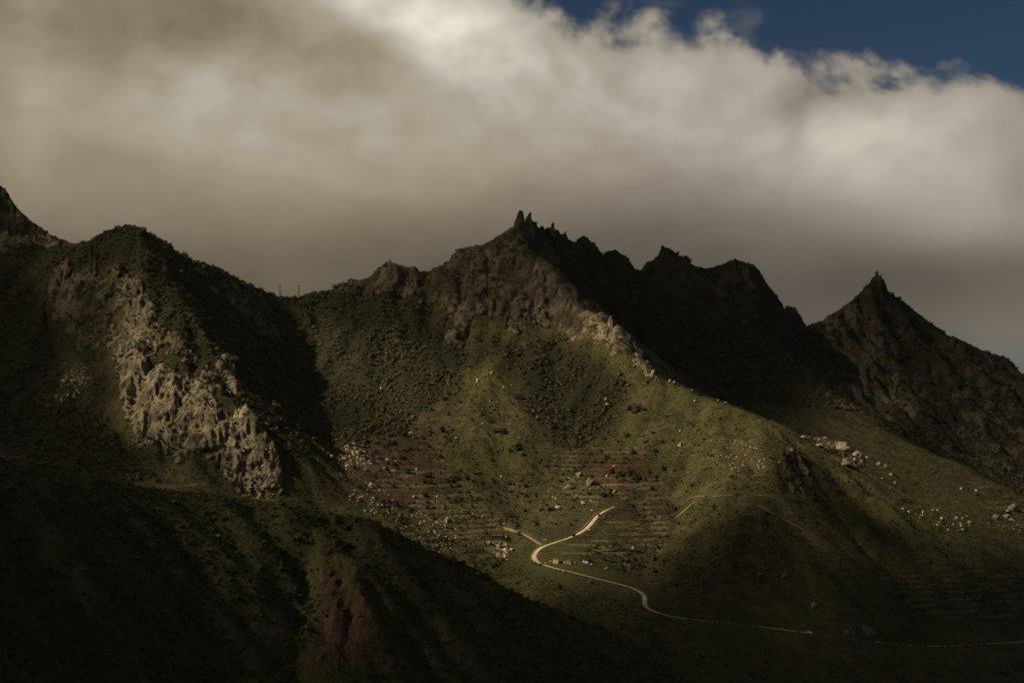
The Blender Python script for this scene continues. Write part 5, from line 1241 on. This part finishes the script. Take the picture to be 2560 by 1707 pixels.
# retaining wall with buttresses
q = np.array([hit(*a, 1020) for a in [(1262,1324),(1280,1330),(1292,1335),(1303,1333)]]); 
stone_wall([(1261,1323),(1275,1328),(1290,1333),(1303,1333)], 1.5, 'long pale retaining wall under the side track', M_STONE, 'retaining_wall')

# poles and pylons
def pylon(px, py, d_, hpx, arm, lab, group, lattice=True):
    x, y, z = P(px, py, d_); k = d_/F; hh = hpx*k
    t = empty('power_pylon' if lattice else 'utility_pole', (x, y, z-2)); tag(t, lab, 'pylon' if lattice else 'utility pole', group); H_ = hh+2
    m = MB()
    if lattice:
        for sx_ in (-1, 1):
            for sy_ in (-1, 1): m.tube((sx_*.75, sy_*.75, 0), (sx_*.32, sy_*.32, H_), .22, .17, 4)
        n = 9
        for i in range(n):
            z0, z1 = H_*i/n, H_*(i+1)/n; r0, r1 = .75-.43*i/n, .75-.43*(i+1)/n; s_ = 1 if i % 2 else -1
            m.tube((-s_*r0, -r0, z0), (s_*r1, -r1, z1), .10, .10, 3); m.tube((-s_*r0, r0, z0), (s_*r1, r1, z1), .10, .10, 3); m.tube((-r0, s_*r0, z0), (-r1, -s_*r1, z1), .10, .10, 3); m.tube((r0, s_*r0, z0), (r1, -s_*r1, z1), .10, .10, 3)
    else: m.tube((0,0,0), (0,0,H_), .26, .17, 8)
    m.put('mast', M_STEEL if lattice else M_BARK, t)
    za = H_-1.9; MB().tube((-arm, 0, za-.15), (0, 0, za+.2), .16, .18, 5).tube((arm, 0, za-.15), (0, 0, za+.2), .16, .18, 5).put('crossarm', M_STEEL, t)
    for s_ in (-1, 1): MB().tube((s_*arm, 0, za-.2), (s_*arm, 0, za-1.0), .12, .16, 6).put('insulator', M_STEEL, t)
    if lattice: MB().box(-.55, -.2, H_+.002, .55, .2, H_+.35).put('cap', M_STEEL, t)
    return t
pylon(700, 742, 1926, 31, 2.5, 'left one of two power pylons standing in the saddle', 'pylons in the saddle')
pylon(747, 743, 1932, 32, 2.4, 'right one of two power pylons standing in the saddle', 'pylons in the saddle')
for px, py, hp, lab in [(1332,1292,42,'tall bare pole on the slope above the track junction'),(968,1046,30,'thin pole at the foot of the left forest'),(1813,1572,50,'dark pole standing in the shade below the shaded nose')]:
    h = at(px, py); pylon(px, py, h[1], hp, .5, lab, 'poles in the valley', False)

# pickup on the lower road
i0 = near_i(2027, 1580); a = rc[i0]; tdir = rc[i0+2]-rc[i0-2]; ang = math.atan2(tdir[1], tdir[0])
t = empty('pickup_truck', (a[0], a[1], a[2]+.2), ang); t.rotation_euler = (0, -math.atan2(tdir[2], math.hypot(tdir[0], tdir[1])), ang); tag(t, 'white pickup truck parked on the lower road below the earth cut', 'truck')
MB().prism([(-2.6,.45),(2.5,.45),(2.6,.7),(2.55,1.05),(1.2,1.12),(-2.6,1.12)], -.9, .9).put('body', M_WHITE, t)
MB().prism([(-.55,1.123),(1.25,1.123),(.75,1.8),(-.4,1.82)], -.8, .8).put('cab', M_WHITE, t)
MB().prism([(-.4,1.2),(.95,1.2),(.62,1.68),(-.33,1.7)], -.83, -.803).put('side_window', M_GLASS, t); MB().prism([(-.4,1.2),(.95,1.2),(.62,1.68),(-.33,1.7)], .803, .83).put('side_window', M_GLASS, t)
MB().box(-2.5, -.75, 1.125, -.7, .75, 1.14).put('load_bed', M_DARK, t)
for wx_ in (-1.7, 1.65):
    for wy_ in (-.85, .85):
        w_ = MB().tube((wx_, wy_-.12, .36), (wx_, wy_+.12, .36), .36, .36, 14).put('wheel', M_RUBBER, t)
        MB().tube((wx_, wy_-.135, .36), (wx_, wy_+.135, .36), .18, .18, 10).put('rim', M_GREY, w_)
for y_ in (-.6, .6): MB().box(2.58, y_-.15, .75, 2.63, y_+.15, .92).put('headlight', M_WHITE, t)
i1 = near_i(1957, 1572)
for k_, (px, w2, lab) in enumerate([(1957, 1.0, 'larger red and white roadside barrier below the earth cut'), (1948, .4, 'narrow red barrier left of the larger one')]):
    j = near_i(px, 1571); a = rc[j]; t = empty('road_barrier', (a[0], a[1]+1.2, a[2]+.25), -0.2); tag(t, lab, 'barrier', 'red barriers on the lower road')
    MB().prism([(-w2,.0),(w2,.0),(w2*.9,1.3),(-w2*.9,1.3)], -.3, .3).put('body', M_RED, t); MB().box(w2*.5, -.34, .1, w2*.9, -.303, 1.1).put('stripe', M_WHITE, t)

# ------------------------------------------------------------------ palms
def palm(px, py, r_m, lab, seed):
    h = at(px, py); r_ = random.Random(seed); t = empty('palm_tree', h); tag(t, lab, 'palm tree', 'palms of the valley')
    th_ = r_m*0.75; m = MB()
    for i in range(6):
        z0, z1 = -1+(th_+1)*i/6, -1+(th_+1)*(i+1)/6; m.tube((0,0,z0), (0,0,z1), r_m*.13*(1-.05*i), r_m*.13*(1-.05*(i+1))*1.06, 8)
    m.put('trunk', M_BARK, t)
    def frond(nm):
        f_ = MB(); N = 9; pts_ = []
        for i in range(N+1):
            s_ = i/N; pts_.append(Vector((r_m*(s_*1.0), 0, r_m*(0.62*s_-0.85*s_*s_))))
        for i in range(N):
            a_, b2 = pts_[i], pts_[i+1]; L_ = r_m*0.22*math.sin(math.pi*(0.12+0.85*(i+.5)/N))
            for sg in (-1, 1):
                for k2 in (0, .5):
                    c = a_.lerp(b2, k2); e_ = a_.lerp(b2, k2+.32); tip = c+Vector((r_m*.10, sg*L_, -L_*.35)); f_.v += [tuple(c), tuple(e_), tuple(tip)]; n0 = len(f_.v)-3; f_.f.append((n0, n0+1, n0+2))
            f_.quad(a_+Vector((0, -.04*r_m*.4, 0)), b2+Vector((0, -.03*r_m*.4, 0)), b2+Vector((0, .03*r_m*.4, 0)), a_+Vector((0, .04*r_m*.4, 0)))
        me = f_.mesh(nm); me.materials.append(M_LEAFD if r_.random() < 2 else M_SCRUB); return me
    fm = frond('frond')
    for i in range(34):
        o = bpy.data.objects.new('frond', fm); COL.objects.link(o); o.parent = t; o.location = (0, 0, th_)
        o.rotation_euler = (r_.uniform(-.1, .1), r_.uniform(-.75, .75) if i > 6 else r_.uniform(-1.2, -.7), i*2.399); o.scale = [r_.uniform(.85, 1.08)]*3
palm(1681, 1278, 4.6, 'largest palm at the right edge of the terraces beside pale rocks', 1)
palm(1196, 1250, 2.9, 'palm on the green slope left of the middle', 2)
palm(1252, 1254, 2.3, 'smaller palm right of the left palm', 3)

# ------------------------------------------------------------------ bushes and trees one can pick out
TREE = {}
def tree_mesh(kind, i):
    if (kind, i) not in TREE: TREE[(kind, i)] = bush_mesh('shrub', {'d': M_LEAFD, 'm': M_LEAFM, 'p': M_PALE}[kind], 500+i*3, 150, 0.24)
    return TREE[(kind, i)]
BUSH = [
 ('d', 'dark rounded bush among the red terraces left of the green spur', 'bushes of the red terraces', [(1007,1090,26),(1041,1076,18),(1106,1080,22),(1009,1150,24),(1030,1158,14),(1045,1126,14),(934,1157,13),(1018,1182,22),(1099,1142,14),(1102,1128,10),(1075,1209,24),(1060,1206,16),(984,1216,16),(945,1216,14),(1064,1242,18),(1033,1255,10),(991,1262,16),(975,1258,12),(903,1256,16),(1118,1206,22),(1132,1202,16),(1085,1211,14),(960,1120,14),(985,1112,16),(1058,1100,14),(1075,1092,14),(1010,1128,12),(1028,1122,12),(972,1180,10),(950,1176,12),(1070,1118,10),(1128,1216,10),(938,1196,13),(1000,1200,12)]),
 ('d', 'dark bush on the smooth green middle slope', 'bushes of the green middle slope', [(1144,1200,22),(1167,1198,18),(1150,1232,16),(1171,1233,16),(1294,1126,34),(1262,1086,26),(1236,1082,20),(1389,1165,18),(1368,1170,12),(1229,1247,10),(1340,1245,9),(1163,1140,7),(1180,1052,10),(1205,1040,12),(1228,1058,18),(1210,980,10),(1338,1238,7),(1310,1140,18),(1275,1132,16),(1150,1180,12),(1186,1206,10),(1120,1040,14),(1150,1010,12)]),
 ('d', 'dark bush on the terraces right of the layered boulder', 'bushes right of the knoll', [(1550,1190,30),(1530,1184,18),(1575,1186,18),(1596,1198,26),(1615,1200,16),(1630,1222,16),(1512,1243,16),(1503,1236,12),(1584,1134,24),(1569,1094,16),(1590,1034,32),(1572,1028,20),(1610,1028,16),(1560,960,18),(1545,1110,12),(1640,1130,16),(1655,1110,14),(1660,1180,18),(1642,1196,14)]),
 ('d', 'dark bush close to the pale track', 'bushes close to the track', [(1433,1341,14),(1428,1313,11),(1440,1302,9),(1497,1292,8)]),
 ('d', 'round dark bush among the pale standing stones', 'bushes among the standing stones', [(2357,1312,17),(2345,1288,9)]),
 ('p', 'grey straw coloured bush near the stone field', 'dry bushes of the valley floor', [(1063,1272,24),(1080,1270,20),(1160,1382,20),(1172,1376,14),(1242,1408,20),(1256,1404,14),(1020,1222,16),(1036,1212,14),(985,1285,22),(1000,1292,20),(970,1280,14),(1290,1460,14)]),
 ('p', 'pale dry bush along the gully right of the terraces', 'dry bushes of the right gully', [(1640,1365,16),(1652,1358,12),(1660,1324,14),(1672,1318,10),(1638,1240,12),(1650,1238,9),(1697,1275,10)]),
 ('m', 'dark bush on the crest boulders of the right-hand slope', 'bushes of the right-hand slope', [(2090,1105,9),(2160,1165,12),(2180,1150,10),(2120,1210,10),(2260,1180,12),(2250,1150,9),(1840,1060,8),(1800,1048,14),(1815,1044,10),(1850,1078,8),(2300,1200,9),(2440,1235,10),(2480,1250,9),(2210,1150,8),(2145,1112,10),(1990,1160,8)]),
]
LM = [(1045,1170,'the small pale hut'),(1256,1190,'the red roofed hut'),(1160,1281,'the orange roofed shed'),(1196,1245,'the left palm'),(875,1150,'the pale scree'),(1475,1206,'the layered grey boulder'),(1534,1266,'the upper end of the pale track'),(1355,1358,'the track junction'),(1332,1270,'the tall bare pole'),(1390,1405,'the tan house'),(1681,1262,'the largest palm'),(1703,1110,'the white walled ruin'),(1519,1016,'the pale boulder in the clearing'),(1332,1028,'the pinkish crest boulder'),(2110,1123,'the smooth buff slab'),(2532,1265,'the pitted boulder'),(2403,1221,'the isolated pale boulder'),(1080,1330,'the stone field'),(1245,1385,'the upright stone cluster'),(1441,1170,'the tiny white hut'),(2000,1190,'the rocky outcrop'),(1035,1239,'the pointed pale boulder'),(1560,850,'the leaning brown fin'),(1141,1095,'the small boulder on the spur flank'),(968,1147,'the boulder on the stony red terrace')]
def place_label(px, py, w_, kind):
    x, y, nm_ = min(LM, key=lambda a: (a[0]-px)**2+(a[1]-py)**2); dx_, dy_ = px-x, py-y; r_ = math.hypot(dx_, dy_)
    h_ = '' if abs(dy_) > 2.2*abs(dx_) else ('left' if dx_ < 0 else 'right'); v_ = '' if abs(dx_) > 2.2*abs(dy_) else ('above' if dy_ < 0 else 'below')
    dr = (v_+' and '+h_+' of') if v_ and h_ else (v_ or h_+' of')
    sz_ = 'tiny' if w_ < 10 else 'small' if w_ < 14 else 'medium sized' if w_ < 19 else 'large'
    col_ = {'d': 'dark', 'm': 'dull green', 'p': 'straw coloured'}[kind]
    if len(nm_.split()) > 6: v_ = ''; dr = (h_+' of') if h_ else 'near'
    return f"{sz_} {col_} bush {'just' if r_ < 28 else 'some way' if r_ < 60 else 'far'} {dr} {nm_}"
nb_ = 0
for kind, lab, grp, lst in BUSH:
    for px, py, w_ in lst:
        h = at(px, py)
        if h is None: continue
        s_ = w_*h[1]/F/2; o = bpy.data.objects.new('shrub', tree_mesh(kind, nb_ % 4)); COL.objects.link(o)
        o.location = (h[0], h[1]+s_*.3, h[2]-s_*.12); o.scale = (s_*1.05, s_*.95, s_*random.uniform(.8, 1.05)); o.rotation_euler = (0, 0, nb_*2.1)
        tag(o, place_label(px, py, w_, kind), 'bush', grp); nb_ += 1
print('things', time.time()-T0)

# ------------------------------------------------------------------ faint air between the viewpoint and the far ridge
hm = MB().box(-1500, -60, -440, 1500, 4300, 330).mesh('haze')
m_h = bpy.data.materials.new('haze'); m_h.use_nodes = True; m_h.node_tree.nodes.clear(); b = NB(m_h.node_tree)
o_ = b.new('ShaderNodeOutputMaterial'); pv = b.new('ShaderNodeVolumePrincipled'); pv.inputs['Color'].default_value = rgb(.92, .9, .86); pv.inputs['Density'].default_value = 5.0e-6
b.l.new(pv.outputs[0], o_.inputs['Volume'])
tag(link('haze', hm, m_h), kind='stuff')
print('done', time.time()-T0)
